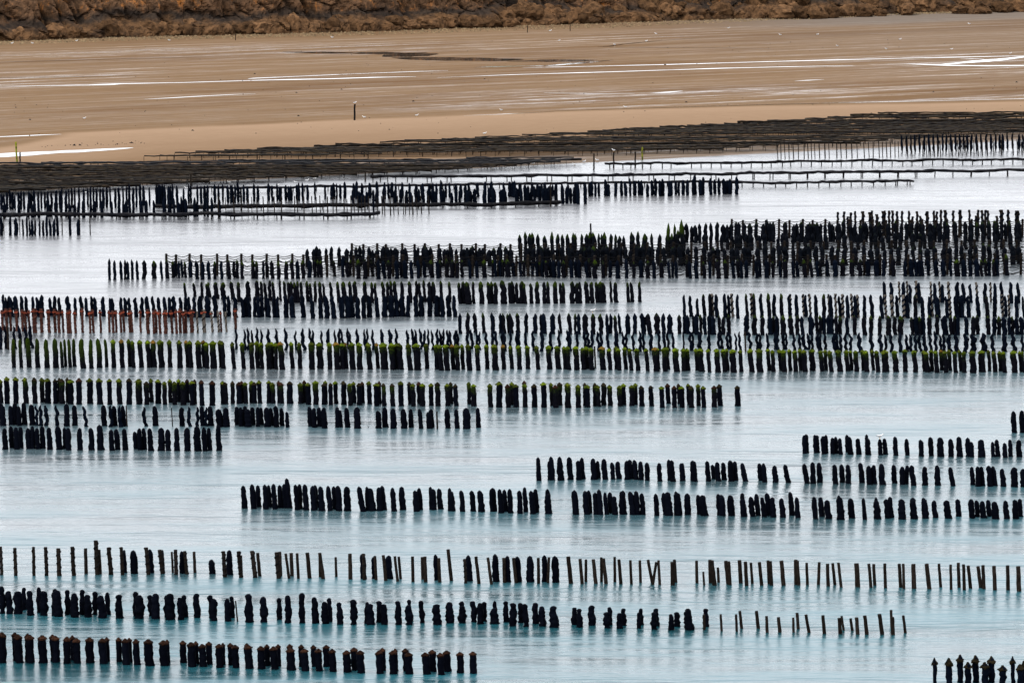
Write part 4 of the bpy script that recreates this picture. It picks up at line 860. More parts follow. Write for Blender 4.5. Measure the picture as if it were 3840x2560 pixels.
# posts of the crowded far rows: middles only, with the line of their feet and tops
LISTS = [
 ('far double row', 'o', (0, 560), 13, [(0, 300, 415), (800, 250, 400), (1300, 245, 375), (2352, 235, 342)],
  '10 28 48 68 85 103 127 145 165 200 215 235 265 285 308 330 355 388 412 425 455 475 495 515 545 578 605 625 645 665 690 712 735 760 795 820 848 872 890 918 940 965 990 1030 1080 1095 1105 1118 1135 1160 1175 1190 1220 1265 1300 1315 1360 1385 1410 1430 1480 1505 1535 1570 1590 1600 1620 1640 1660 1680 1705 1750 1778 1850 1875 1910 1925 1935 1970 1990 2005 2045 2060 2085 2120 2170 2240 2285 2300 2320 2345'),
 ('far double row', 'o', (1280, 560), 16, [(0, 225, 340), (1000, 232, 330), (2352, 212, 318)],
  '25 85 105 143 195 245 300 325 350 375 420 470 515 560 607 632 655 685 720 745 790 825 855 880 940 990 1035 1120 1160 1180 1195 1230 1265 1315 1350 1380 1405 1455 1480 1520 1565 1615 1680 1708 1725 1750 1775 1820 1840 1890 1930 1958 1990 2020 2050 2070 2110 2140 2165 2195 2215 2260 2275 2305 2325'),
 ('far double row', 'o', (2560, 480), 18, [(0, 345, 462), (400, 350, 455)],
  '3 33 72 82 122 140 193 222 250 285 307 325 372'),
 ('far front line', 'o', (0, 560), 16, [(0, 365, 468), (700, 360, 468), (1500, 335, 465)],
  '30 130 195 225 240 265 330 350 385 420 455 480 515 540 575 625 650 700 770 820 850 870 895 920 975 1010 1060 1130 1170 1200 1230 1250 1265 1280 1340 1360 1410 1430 1460 1510'),
 ('far front line', 'o', (1280, 560), 18, [(0, 290, 378), (900, 275, 380), (1700, 250, 375)],
  '80 125 150 175 220 245 290 370 407 450 480 515 535 565 600 630 650 690 705 760 790 815 855 870 890 920 985 1020 1045 1055 1100 1115 1130 1210 1240 1270 1285 1310 1330 1365 1395 1415 1430 1440 1480 1525 1555 1580 1605 1630 1680'),
 ('', 'stuff', (1280, 780), 30, [(0, 270, 405), (1200, 272, 400), (2352, 265, 398)],
  '40 70 105 130 155 195 220 250 290 325 345 370 385 420 445 510 530 570 590 620 680 715 730 760 795 830 850 870 905 935 955 980 1020 1055 1085 1095 1135 1170 1270 1290 1325 1355 1380 1405 1430 1465 1490 1525 1570 1590 1630 1660 1680 1715 1740 1770 1805 1835 1870 1890 1905 1925 1965 1995 2035 2050 2075 2125 2150 2185 2225 2285 2300 2335'),
 ('', 'stuff', (2560, 700), 32, [(0, 415, 545), (2352, 405, 535)],
  '10 40 95 150 185 210 245 290 345 380 430 460 520 570 625 670 710 765 815 845 870 920 965 1030 1070 1120 1190 1250 1300 1345 1395 1440 1490 1545 1590 1640 1690 1740 1800 1840 1890 1925 1985 2025 2075 2115 2170 2220 2275 2320'),
 ('', 'stuff', (0, 780), 28, [(2100, 272, 405), (2352, 268, 400)], '2120 2165 2180 2205 2250 2285 2340'),
 ('', 'stuff', (1280, 780), 26, [(1232, 172, 345), (1800, 175, 340), (2352, 165, 335)],
  '1232 1270 1302 1318 1358 1405 1453 1495 1527 1562 1602 1615 1660 1695 1712 1737 1750 1777 1797 1817 1862 1893 1918 1950 2003 2015 2047 2090 2100 2142 2195 2248 2280 2322'),
 ('', 'stuff', (2560, 700), 28, [(0, 250, 385), (2352, 240, 378)],
  '5 30 65 90 118 160 198 240 283 310 338 372 390 428 467 510 560 585 605 625 705 715 770 790 820 865 880 910 930 955 985 1015 1035 1070 1085 1110 1160 1190 1225 1245 1265 1300 1330 1360 1420 1470 1510 1545 1580 1610 1640 1660 1710 1735 1770 1810 1825 1880 1950 1985 1995 2030 2070 2115 2150 2170 2200 2225 2255 2300 2320'),
 ('', 'stuff', (2560, 700), 28, [(0, 330, 440), (2352, 315, 430)],
  '10 150 165 195 270 310 345 375 400 440 470 480 530 570 660 690 720 760 800 850 900 950 990 1075 1120 1165 1210 1250 1300 1330 1380 1425 1465 1500 1545 1590 1640 1670 1710 1800 1885 1950 1990 2070 2115 2160 2200 2260 2310'),
 ('', 'stuff', (1280, 780), 24, [(2240, 95, 335), (2352, 100, 335)], '2257 2300 2348'),
]
# ------------------------------------------------------------------ setting the posts out
Z = 1.8375
KINDS = {   # code: name, category, noun, group
 'c': ('capped_mussel_post', 'capped post', 'brown-capped mussel post', 'brown-capped posts in the nearest row'),
 'k': ('capped_mussel_post', 'capped post', 'weed-hooded post', 'weed-hooded posts in the corner'),
 'l': ('lumpy_mussel_post', 'mussel post', 'lumpy mussel post', 'lumpy mussel posts'),
 'm': ('mussel_post', 'mussel post', 'black mussel post', 'black mussel posts'),
 's': ('wooden_stake', 'stake', 'bare wooden stake', 'bare wooden stakes'),
 'r': ('rope_wound_stake', 'stake', 'rope-wound stake', 'rope-wound stakes'),
 'u': ('rope_wound_stake', 'stake', 'thin rope-wound stake', 'thin rope-wound stakes'),
 'd': ('algae_capped_post', 'capped post', 'brown-topped mussel post', 'algae-topped and brown-topped posts'),
 'g': ('algae_capped_post', 'capped post', 'green-topped mussel post', 'green-topped posts'),
 'a': ('algae_covered_post', 'mussel post', 'algae-green mussel post', 'posts green with algae'),
 't': ('twisted_mussel_post', 'mussel post', 'twisted mussel post', 'twisted mussel posts'),
 'k2': ('kinked_mussel_post', 'mussel post', 'kinked rope-wound post', 'kinked far posts'),
 'p': ('pointed_mussel_post', 'mussel post', 'pointed mussel post', 'pointed mussel posts'),
 'n': ('slim_mussel_post', 'mussel post', 'slim dark mussel post', 'slim mussel posts'),
 'q': ('slim_mussel_post', 'mussel post', 'slim weedy-tipped mussel post', 'slim mussel posts'),
 'e': ('red_capped_pole', 'capped pole', 'red-capped pole', 'red-capped poles'),
 'v': ('red_capped_pole', 'capped pole', 'pale red-capped pole', 'red-capped poles'),
 'w': ('rope_wound_stake', 'stake', 'pale rope-wound pole', 'pale poles in the red-capped row'),
 'o2': ('narrow_mussel_post', 'mussel post', 'narrow-footed mussel post', 'far narrow mussel posts'),
 'o': ('narrow_mussel_post', 'mussel post', 'far narrow mussel post', 'far narrow mussel posts'),
}
vcount = {}
def pick(key):
    vcount[key] = vcount.get(key, 0) + 1
    pool = VAR[key]
    n = vcount[key]
    return pool[(n * 5 + n // len(pool)) % len(pool)]

def parts_of(code, back=False):
    """[(part name, mesh)] of a post; one entry without a name means a thing of one mesh."""
    R = random.random
    if code == 'c': return [('mussel_sleeve', pick('sleeve')), ('net_cap', random.choice(CAPS['brown']))]
    if code == 'k': return [('mussel_sleeve', random.choice(VAR['pointed'])), ('net_cap', random.choice(CAPS['hood']))]
    if code == 'd': return [('mussel_sleeve', pick('asleeve' if R() < .5 else 'sleeve')), ('algae_cap', random.choice(CAPS['dark'] if R() < .75 else CAPS['brown']))]
    if code == 'g' and back: return [('mussel_sleeve', pick('asleeve' if R() < .5 else 'sleeve')), ('algae_cap', random.choice(CAPS['dull'] if R() < .8 else CAPS['green']))]
    if code == 'g': return [('mussel_sleeve', pick('asleeve')), ('algae_cap', random.choice(CAPS[random.choices(('green', 'dull', 'rusty'), (.62, .24, .14))[0]]))]
    if code == 'e': return [('pole', random.choice(VAR['redpole'])), ('rope_coil', random.choice(COIL['red'])), ('net_cap', random.choice(CAPS['red']))]
    if code == 'v': return [('pole', random.choice(VAR['palepole'])), ('rope_coil', random.choice(COIL['dark'])), ('net_cap', random.choice(CAPS['red']))]
    if code == 'w': return [('pole', random.choice(VAR['palepole'])), ('rope_coil', random.choice(COIL['dark']))]
    if code == 'r': return [('pole', random.choice(VAR['stake'])), ('rope_coil', random.choice(COIL['dark']))]
    if code == 'u': return [('pole', random.choice(VAR['palepole'])), ('mussel_rope', random.choice(COIL['blob']))]
    if code == 'k2': return [('pole', random.choice(VAR['stake'])), ('mussel_rope', random.choice(COIL['blob']))]
    if code == 'o2': return [(None, pick('far'))]
    key = {'l': 'lumpy', 'm': 'mussel', 's': 'stake', 'a': 'asleevelong', 't': 'twisted', 'k2': 'twisted', 'p': 'pointed', 'n': 'slim', 'q': 'slimalgae', 'o': 'blunt'}[code]
    if code == 'p' and R() < .45: key = 'pointedalgae'
    return [(None, pick(key))]

def place(u, vt, vb, w, lean, code):
    """Foot on the sea or sand, real height, radius and tilt."""
    foot = at_z(u + lean / 2, vb, 0.0)
    if shore(foot.x, foot.y)[1] > 0: foot = on_sand(u + lean / 2, vb)
    top = at_y(u - lean / 2, vt, foot.y)
    dist = (foot - Vector((0, 0, CAM_H))).length
    r = w / 2 * dist / FPX
    h = top.z - foot.z
    tilt = math.atan2(top.x - foot.x, h)
    name, cat, noun, group = KINDS[code]
    pr = parts_of(code, vb > 1440)
    ry, rx, rz = tilt, random.gauss(0, .02), random.uniform(0, 6.28)
    rr = {'c': 1.06, 'g': .98, 'd': 1.0, 'k': 1.12, 'l': 1.1, 'm': 1.08}.get(code, 1.0)
    L = sqrt(h * h + (top.x - foot.x) ** 2)
    S = Matrix.Diagonal((r * rr, r * rr, L, 1))
    M = Matrix.Rotation(ry, 4, 'Y') @ Matrix.Rotation(rx, 4, 'X')
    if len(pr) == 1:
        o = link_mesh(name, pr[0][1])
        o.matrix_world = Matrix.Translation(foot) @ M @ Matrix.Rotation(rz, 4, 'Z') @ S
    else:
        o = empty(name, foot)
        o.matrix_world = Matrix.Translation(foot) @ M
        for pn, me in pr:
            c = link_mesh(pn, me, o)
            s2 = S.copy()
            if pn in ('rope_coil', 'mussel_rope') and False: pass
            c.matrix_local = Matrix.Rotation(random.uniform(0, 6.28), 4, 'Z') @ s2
    return o, h, r, math.degrees(tilt)

def label_row(phrase, items):
    """items: (x, object, code, h, r, tilt) of one row. Name each by its look and its place in its cluster."""
    items.sort(key=lambda i: i[0])
    n = len(items)
    hs, rs, ts = (sorted(i[k] for i in items) for k in (3, 4, 5))
    gaps = sorted(((items[i + 1][0] - items[i][0], i) for i in range(n - 1)), reverse=True)
    cuts = sorted(i for g, i in gaps[:max(0, round(n / 6) - 1)])
    clusters, cur = [], []
    for i, it in enumerate(items):
        cur.append(it)
        if i in cuts:
            clusters.append(cur); cur = []
    clusters.append(cur)
    nc = len(clusters)
    for ci, cl in enumerate(clusters):
        side, num = ('left', ci + 1) if ci < (nc + 1) // 2 else ('right', nc - ci)
        for pi_, (x, o, code, h, r, t) in enumerate(cl):
            name, cat, noun, group = KINDS[code]
            adj = []
            if h > hs[int(n * .82)]: adj.append('tall')
            elif h < hs[int(n * .18)]: adj.append('short')
            if t < ts[n // 2] - 3: adj.append('leaning')
            elif t > ts[n // 2] + 3: adj.append('leaning')
            elif r > rs[int(n * .85)]: adj.append('broad')
            elif r < rs[int(n * .15)] and 'slim' not in noun and 'thin' not in noun: adj.append('thin')
            a = ' '.join(adj + [noun])
            lab = f'{a}, {ordinal(pi_ + 1)} in {ordinal(num)} cluster from {side}, {phrase}'
            while adj and len(lab.replace(',', '').split()) > 16:
                adj.pop()
                lab = f'{" ".join(adj + [noun])}, {ordinal(pi_ + 1)} in {ordinal(num)} cluster from {side}, {phrase}'
            tag(o, lab, cat, group)

def run_posts():
    by = {}
    for phrase, kind, lean, strips in ROWS:
        for xo, yo, data in strips:
            for tk in data.split():
                p = tk.split(',')
                x, t, b, w = (float(q) for q in p[:4])
                code = p[4] if len(p) > 4 else kind
                le = float(p[5]) if len(p) > 5 else (lean if code != 's' else max(4, lean * .8)) + random.uniform(-3, 3)
                u, vt, vb = xo + x / Z, yo + t / Z, yo + b / Z
                if xo == 3400: u = xo + x / Z
                o, h, r, tl = place(u, vt, vb, w / Z, le / Z, code)
                by.setdefault(phrase, []).append((u, o, code, h, r, tl))
    stuff_v, stuff_f = [], []
    for phrase, kind, (xo, yo), w, line, xs in LISTS:
        lx = [l[0] for l in line]
        for x in xs.split():
            x = float(x)
            t = float(np.interp(x, lx, [l[1] for l in line])) + random.gauss(0, 9)
            b = float(np.interp(x, lx, [l[2] for l in line])) + random.gauss(0, 3)
            ww = w * random.uniform(.8, 1.3) * (1.35 if kind == 'o' else 1)
            u, vt, vb = xo + x / Z, yo + t / Z, yo + b / Z
            if kind == 'stuff':
                foot = at_z(u, vb)
                top = at_y(u - 2, vt, foot.y)
                r = ww / Z / 2 * foot.length / FPX
                me = random.choice(VAR['pointedalgae'] if random.random() < .6 else VAR['pointed'])
                n0 = sum(len(q) for q in stuff_v)
                vs = np.array([(q.co.x * r, q.co.y * r, q.co.z * top.z) for q in me.vertices])
                vs[:, 0] += foot.x + (top.x - foot.x) * vs[:, 2] / top.z
                vs[:, 1] += foot.y
                stuff_v.append(vs)
                stuff_f += [tuple(i + n0 for i in pg.vertices) for pg in me.polygons]
            else:
                o, h, r, tl = place(u, vt, vb, ww / Z, 3 / Z, kind)
                by.setdefault(phrase, []).append((u, o, kind, h, r, tl))
    for phrase, items in by.items(): label_row(phrase, items)
    o = mesh_obj('crowded_mussel_posts', np.concatenate(stuff_v).tolist(), stuff_f, [M_SLIM_WORLD])
    tag(o, 'close-set dark mussel posts crowded behind and between the rope fences', 'mussel posts', None, 'stuff')
def crowd_mat():
    m, nt, bs = nmat('shells_with_weedy_tips')
    geo = N(nt, 'ShaderNodeNewGeometry')
    sx = N(nt, 'ShaderNodeSeparateXYZ')
    nt.links.new(geo.outputs['Position'], sx.inputs[0])
    n = noisetex(nt, geo.outputs['Position'], 1.7, 4)
    lvl = math_n(nt, 'ADD', sx.outputs[2], math_n(nt, 'MULTIPLY', math_n(nt, 'SUBTRACT', n, 0.5), 2.6))
    mus = mixc(nt, maprange(nt, noisetex(nt, geo.outputs['Position'], 9, 4), 0.35, 0.7), (0.0006, 0.001, 0.0022), (0.003, 0.0038, 0.0055))
    nt.links.new(mixc(nt, maprange(nt, lvl, 1.75, 2.35), mus, (0.010, 0.018, 0.002)), bs.inputs['Base Color'])
    bs.inputs['Roughness'].default_value = 0.75
    bs.inputs['Specular IOR Level'].default_value = 0.01
    return m
M_SLIM_WORLD = crowd_mat()
run_posts()

# ------------------------------------------------------------------ rope fences: stakes with ten mussel ropes slung between them
def rope_fence(name, label, stakes, drop, nropes, mat, first_loose=True):
    """stakes: photo points (u, v of head, v of foot)."""
    root = None
    P = []
    for u, vt, vb in stakes:
        foot = at_z(u, vb)
        P.append((foot, at_y(u - 1, vt, foot.y).z))
    root = empty(name, P[0][0])
    base = P[0][0]
    for i, (f, h) in enumerate(P):
        c = link_mesh('stake', VAR['stake'][i % 5], root)
        c.location = f - base
        c.scale = (.115, .115, h)
    for k in range(nropes):
        mb = MB()
        pts, rs = [], []
        for i in range(len(P) - 1):
            (f, h), (g, j) = P[i], P[i + 1]
            z0, z1 = h - .10 - drop * k / (nropes - 1), j - .10 - drop * k / (nropes - 1)
            sag = (.10 + .10 * random.random()) * (1.3 if k % 3 else .9)
            for q in range(6):
                a = q / 6
                p = f.lerp(g, a) - base
                p.z = z0 + (z1 - z0) * a - sag * 4 * a * (1 - a) + random.gauss(0, .012)
                p.y += (.1 if k % 2 else -.1)
                pts.append(p)
                rs.append(.027 + .012 * random.random())
        pts.append(P[-1][0] - base + Vector((0, 0, P[-1][1] - .1 - drop * k / (nropes - 1))))
        rs.append(.03)
        mb.tube(pts, rs, 4)
        mb.build('mussel_rope', mat, root)
    tag(root, label, 'rope fence', 'rope fences strung with mussel ropes')

def px(xs, xo): return [xo + float(x) / Z for x in xs.split()]
F1 = px('1147 1215 1308 1387 1497 1567 1665 1740 1838 1917 2015 2092 2255', 0) + px('10 85 185 245 358 425 547 628 722 790 905 985 1080 1140 1207 1285 1367 1465 1552 1647 1743 1823 1910 2013 2108 2200 2283', 1280) + px('28 130 213 310 405 487 597 678 788 862 990 1050 1173 1252 1360 1430 1555 1632 1745 1823 1943 2027 2150 2218 2330 2420', 2560)
F1S = [(u, 951 + (i % 2) * 3 + (4 if u > 1200 else 0) + (-2 if u > 2600 else 0) - (4 if u > 3500 else 0), 1034 - 10 * max(0, u - 600) / 3240 + (6 if u > 1000 else 0)) for i, u in enumerate(F1)]
rope_fence('rope_fence', 'front rope fence of brown stakes and sagging mussel ropes, longest of the three', F1S, 1.62, 10, M_DARKROPE)
F2 = px('73 153 248 307 420 505 577 672 748 828 927 990 1097 1165 1240 1330 1400 1500 1580 1670 1750 1850 1930 2020 2110 2200 2290', 1280) + px('60 150 240 330 430 515 610 700 790 880 970 1070 1160 1250 1350 1440 1540 1630 1730 1820 1920 2010 2110 2210 2300 2400', 2560)
F2S = [(u, 912 + (i % 2) * 3 - max(0, u - 2000) * .009, 992 - max(0, u - 2000) * .008) for i, u in enumerate(F2)]
rope_fence('rope_fence', 'middle rope fence behind the pointed posts, sagging mussel ropes on brown stakes', F2S, 1.6, 10, M_DARKROPE)
F3 = px('337 415 507 573 663 735 828 895 982 1065 1150 1225 1310 1400 1480 1570 1650 1740 1820 1905 1990 2080 2165 2250 2340 2430', 2560)
F3S = [(u, 821 + (i % 2) * 4, 895 - (u - 2740) * .004) for i, u in enumerate(F3)]
rope_fence('rope_fence', 'rear rope fence seen against white water at the right', F3S, 1.5, 9, M_DARKROPE)

# ------------------------------------------------------------------ oyster tables
def lumpy_top(line, w, th, seed, seg=0.6, weed=0.0):
    """Sacks laid end to end along a trestle: one lumpy bar."""
    L = sum((line[i + 1] - line[i]).length for i in range(len(line) - 1))
    n = max(4, int(L / seg))
    acc, pts = 0, []
    tot = [0]
    for i in range(len(line) - 1): tot.append(tot[-1] + (line[i + 1] - line[i]).length)
    v, f = [], []
    k = 7
    for i in range(n + 1):
        d = L * i / n
        j = max(q for q in range(len(tot) - 1) if tot[q] <= d + 1e-9)
        a = (d - tot[j]) / max(1e-6, tot[j + 1] - tot[j])
        p = line[j].lerp(line[j + 1], a)
        t = (line[j + 1] - line[j]).normalized()
        nn = Vector((-t.y, t.x, 0)).normalized()
        lum = 1 + .45 * n3(d * 1.3 + seed, seed, 0) + (.35 if int(d / 1.1 + seed) % 5 == 0 else 0)
        for q in range(k):
            ang = 2 * pi * q / k
            hang = weed * (.35 + .65 * abs(n3(d * 1.9, q, seed))) if sin(ang) < -.3 else 0
            v.append(p + nn * (cos(ang) * w / 2 * (1 + .2 * n3(d * 2, q, seed))) + Vector((0, 0, sin(ang) * th / 2 * lum - hang + .12 * n3(d * .25, seed, 3) + .10 * n3(d * 1.3, seed, 8))))
    for i in range(n):
        for q in range(k):
            f.append((i * k + q, i * k + (q + 1) % k, (i + 1) * k + (q + 1) % k, (i + 1) * k + q))
    f.append(tuple(range(k))[::-1])
    f.append(tuple(n * k + q for q in range(k)))
    return [tuple(q) for q in v], f

def band_table(label, us, vs, ue, ve, seed, group, dark=False, h=0.62):
    """A long trestle standing on the sand; the photo points give the line of its top."""
    n = 8
    line = []
    for i in range(n + 1):
        a = i / n
        u, v = us + (ue - us) * a, vs + (ve - vs) * a + 1.2 * n3(seed, a * 6, 2)
        p = on_sand(u, v, h)
        line.append(p)
    base = Vector((line[0].x, line[0].y, line[0].z - h))
    root = empty('oyster_table', base)
    v, f = lumpy_top([p - base for p in line], random.uniform(.6, 1.0), random.uniform(.10, .22), seed * 7.7, .55, .22 if seed % 4 == 1 else .04)
    mesh_obj('sack_layer', v, f, M_SACK_DARK if dark else M_SACK, root)
    mb = MB()
    for i in range(n):
        p, q = line[i] - base, line[i + 1] - base
        L = (q - p).length
        m = max(1, int(L / 1.5))
        for k in range(m):
            c = p.lerp(q, k / m)
            mb.box((c.x, c.y - .32, c.z - h / 2 - .06), (.05, .05, h))
            if k % 2: mb.box((c.x + .03, c.y + .32, c.z - h / 2 - .06), (.05, .05, h))
    o = mb.build('trestle_legs', M_LEG, root, False)
    o['kind'] = 'stuff'
    tag(root, label, 'oyster table', group)

def band(upper, lower, slope, step, uend, tag_text, group, dark_first=0):
    """Parallel tables between an upper and a lower edge given in photo points."""
    uu, uv = [p[0] for p in upper], [p[1] for p in upper]
    lu, lv = [p[0] for p in lower], [p[1] for p in lower]
    def span(v0):
        g = [u for u in np.arange(-260, 4100, 12.0) if np.interp(u, uu, uv) <= v0 + slope * u <= np.interp(u, lu, lv) and upper[0][0] <= u <= upper[-1][0]]
        return (min(g), max(g)) if g else None
    v0 = min(uv[i] - slope * uu[i] for i in range(len(uu))) + 3
    k = 0
    while True:
        s = span(v0)
        if s is None:
            if k > 4 or v0 > 900: break
            v0 += step; continue
        if s[1] - s[0] > 60:
            a, b = s[0] - random.uniform(0, 40), s[1] + random.uniform(0, 40)
            k += 1
            band_table(f'{tag_text}, {ordinal(k)} from the sand', a, v0 + slope * a, b, v0 + slope * b, k + len(group), group, k <= dark_first)
        v0 += step * random.choice((.55, .6, .7, .8, .85, .9, 1.0, 1.25))

band([(575, 584), (735, 567), (1090, 551), (1390, 533), (1480, 529), (1700, 518), (2240, 492), (2440, 477), (2700, 464), (2820, 454), (3020, 444), (3150, 435), (3280, 425), (3400, 420), (4100, 416)],
     [(575, 585), (1000, 583), (1300, 579), (1480, 574), (1900, 567), (2200, 565), (2600, 559), (2950, 543), (3300, 528), (3840, 495), (4100, 480)],
     -0.006, 6.0, 4100, 'brown weedy oyster table in the upper band', 'oyster tables of the upper band')
band([(-260, 614), (0, 611), (500, 603), (1000, 600), (1500, 596), (1900, 589), (2140, 587)],
     [(-260, 722), (0, 716), (600, 687), (800, 676), (1100, 660), (1480, 644), (1740, 628), (2000, 612), (2140, 600)],
     -0.004, 5.8, 2200, 'dark oyster table in the lower band', 'oyster tables of the lower band', 5)

def water_table(label, pts, legs, foot_dv, seed, th=.2):
    """A trestle standing in the water: sacks on a bar, with its legs one by one."""
    us, vs = [p[0] for p in pts], [p[1] for p in pts]
    def topv(u): return float(np.interp(u, us, vs))
    line = []
    n = 24
    zt = None
    for i in range(n + 1):
        u = us[0] + (us[-1] - us[0]) * i / n
        foot = at_z(u, topv(u) + foot_dv)
        line.append(Vector((foot.x, foot.y, at_y(u, topv(u), foot.y).z - .07 + .05 * n3(i * .7, seed, 0))))
    base = Vector((line[0].x, line[0].y, 0))
    root = empty('trestle_in_water', base)
    v, f = lumpy_top([p - base for p in line], .7, th, seed, .5, .12)
    mesh_obj('sack_layer', v, f, M_SACK_DARK, root)
    mb = MB()
    mb.tube([(0, 0, -.25), (0, 0, 1.0)], .06, 6)
    lm = None
    for u in legs:
        if not us[0] - 5 <= u <= us[-1] + 5: continue
        foot = at_z(u, topv(u) + foot_dv)
        if lm is None:
            o = mb.build('leg', M_LEG, root)
            lm = o.data
        else: o = link_mesh('leg', lm, root)
        o.location = foot - base
        o.scale = (1, 1, at_y(u, topv(u), foot.y).z - .1)
        o.rotation_euler = (random.gauss(0, .02), random.gauss(0, .03), 0)
    tag(root, label, 'oyster table', 'oyster tables standing in the water')

T1 = [(1280 + 1815 / Z, 560 + 92 / Z), (2540, 609), (2560, 480 + 237 / Z), (2560 + 1100 / Z, 480 + 220 / Z), (3840, 480 + 210 / Z), (3900, 593)]
water_table('upper trestle in the water below the thin stakes, running to the right edge', T1, px('1850 1940 1995 2075 2132 2212 2272', 1280) + px('60 127 197 265 333 408 472 548 610 687 745 817 887 957 1030 1093 1166 1235 1307 1375 1443 1517 1580 1655 1722 1795 1863 1930 1998 2065 2127 2213 2275 2345', 2560), 40 / Z, 3)
T2 = [(1280 + 200 / Z, 560 + 180 / Z), (1280 + 1200 / Z, 560 + 176 / Z), (2560, 560 + 165 / Z), (2560 + 1200 / Z, 480 + 295 / Z), (3840, 480 + 285 / Z), (3900, 634)]
water_table('middle trestle in the water, its legs mostly in pairs, longest of the five', T2, px('218 270 320 375 455 487 592 622 728 757 1000 1032 1142 1172 1278 1310 1418 1450 1560 1590 1700 1728 1838 1872 1982 2010 2120 2153 2258 2295', 1280) + px('55 88 197 230 337 373 483 493 602 622 733 743 857 863 978 984 1105 1110 1230 1240 1355 1361 1480 1488 1603 1614 1737 1862 1985 1990 2113 2237 2241', 2560), 45 / Z, 5, .25)
T3 = [(1320 / Z, 560 + 262 / Z), (1280, 560 + 248 / Z), (2560, 560 + 216 / Z), (2560 + 700 / Z, 480 + 372 / Z), (2560 + 1590 / Z, 480 + 355 / Z)]
water_table('lower trestle in the water passing behind the far double row', T3, px('1390 1460 1540 1620 1700 1780 1860 1940 2020 2100 2180 2260', 0) + px('20 95 170 240 320 395 470 545 620 700 775 850 930 1010 1090 1165 1240 1320 1400 1480 1560 1650 1730 1820 1900 1990 2090 2170 2245 2330', 1280) + px('40 110 180 260 340 410 485 558 640 710 785 860 938 1012 1090 1162 1236 1316 1395 1468 1480 1547 1567', 2560), 36 / Z, 8)
T4 = [(1065 / Z, 560 + 384 / Z), (1130 / Z, 560 + 392 / Z), (1700 / Z, 560 + 384 / Z), (1280, 560 + 378 / Z), (1280 + 1000 / Z, 560 + 372 / Z), (1280 + 1510 / Z, 560 + 358 / Z)]
water_table('short dark trestle under the front line of the far double row', T4, px('1135 1270 1400 1520 1660 1800 1940 2080 2220', 0) + px('20 180 360 530 700 870 1035 1200 1360 1480', 1280), 34 / Z, 11, .34)
T5 = [(-60, 560 + 442 / Z), (300 / Z, 560 + 440 / Z), (1000 / Z, 560 + 442 / Z), (1800 / Z, 560 + 438 / Z), (1280, 560 + 446 / Z), (1280 + 90 / Z, 560 + 440 / Z), (1280 + 260 / Z, 560 + 431 / Z)]
water_table('lowest dark trestle in the water, starting at the left edge', T5, px('30 200 360 470 675 803 830 962 987 1117 1145 1300 1457 1590 1617 1750 1775 1908 1937 2065 2095 2230 2258', 0) + px('40 67 200', 1280), 40 / Z, 13, .32)

# ------------------------------------------------------------------ marker stakes on the beach
def marker(u, vt, vb, w, label, mat=M_WOOD, lean=0):
    foot = on_sand(u, vb)
    if shore(*at_z(u, vb)[:2])[1] < 0: foot = at_z(u, vb)
    top = at_y(u - lean, vt, foot.y)
    r = w / 2 * foot.length / FPX
    me = column_mesh('marker_stake', mat, random.random() * 50, P_STAKE, segs=7, rings=8, lump=.14, wob=.5, asp=14, flat_top=True)
    o = link_mesh('marker_stake', me)
    o.location = foot
    o.rotation_euler = (0, math.atan2(top.x - foot.x, top.z - foot.z), 0)
    o.scale = (r, r, top.z - foot.z)
    tag(o, label, 'stake', 'marker stakes')
    return foot, top
m1 = marker(1330, 391, 451, 7, 'lone black stake on the open sand with a gull on top', M_DARKROPE)
marker(64, 532, 608, 7, 'leaning stake yellow-green with weed beside the beach pool', M_WEEDSTAKE, 5)
marker(75, 571, 608, 6, 'short dark stake beside the weedy one at the pool')
marker(1280 + 1740 / Z, 576, 638, 6, 'first stake from left on the wet sand beside the trestle end')
marker(1280 + 1877 / Z, 570, 632, 6, 'second stake from left on the wet sand, gull perched on it')
marker(1280 + 2025 / Z, 570, 628, 6, 'third stake from left on the wet sand, crossing the upper trestle')
marker(1280 + 2073 / Z, 552, 600, 6, 'greenish stake rising against the upper oyster tables', M_WEEDSTAKE)
marker(715, 655, 702, 6, 'thin stake above the left end of the lower trestle')
marker(1280 + 165 / Z, 640, 682, 6, 'thin stake near the dark end of the oyster tables')
marker(1978, 97, 123, 3, 'thin stick at the cliff foot left of the boulder heap')
marker(2138, 92, 117, 3, 'thin stick standing before the boulder heap')
marker(883, 130, 152, 3, 'short thin stick on the shingle under the cliff')
marker(2215, 838, 905, 7, 'tall crooked pole standing above the pointed posts', M_DARKROPE)

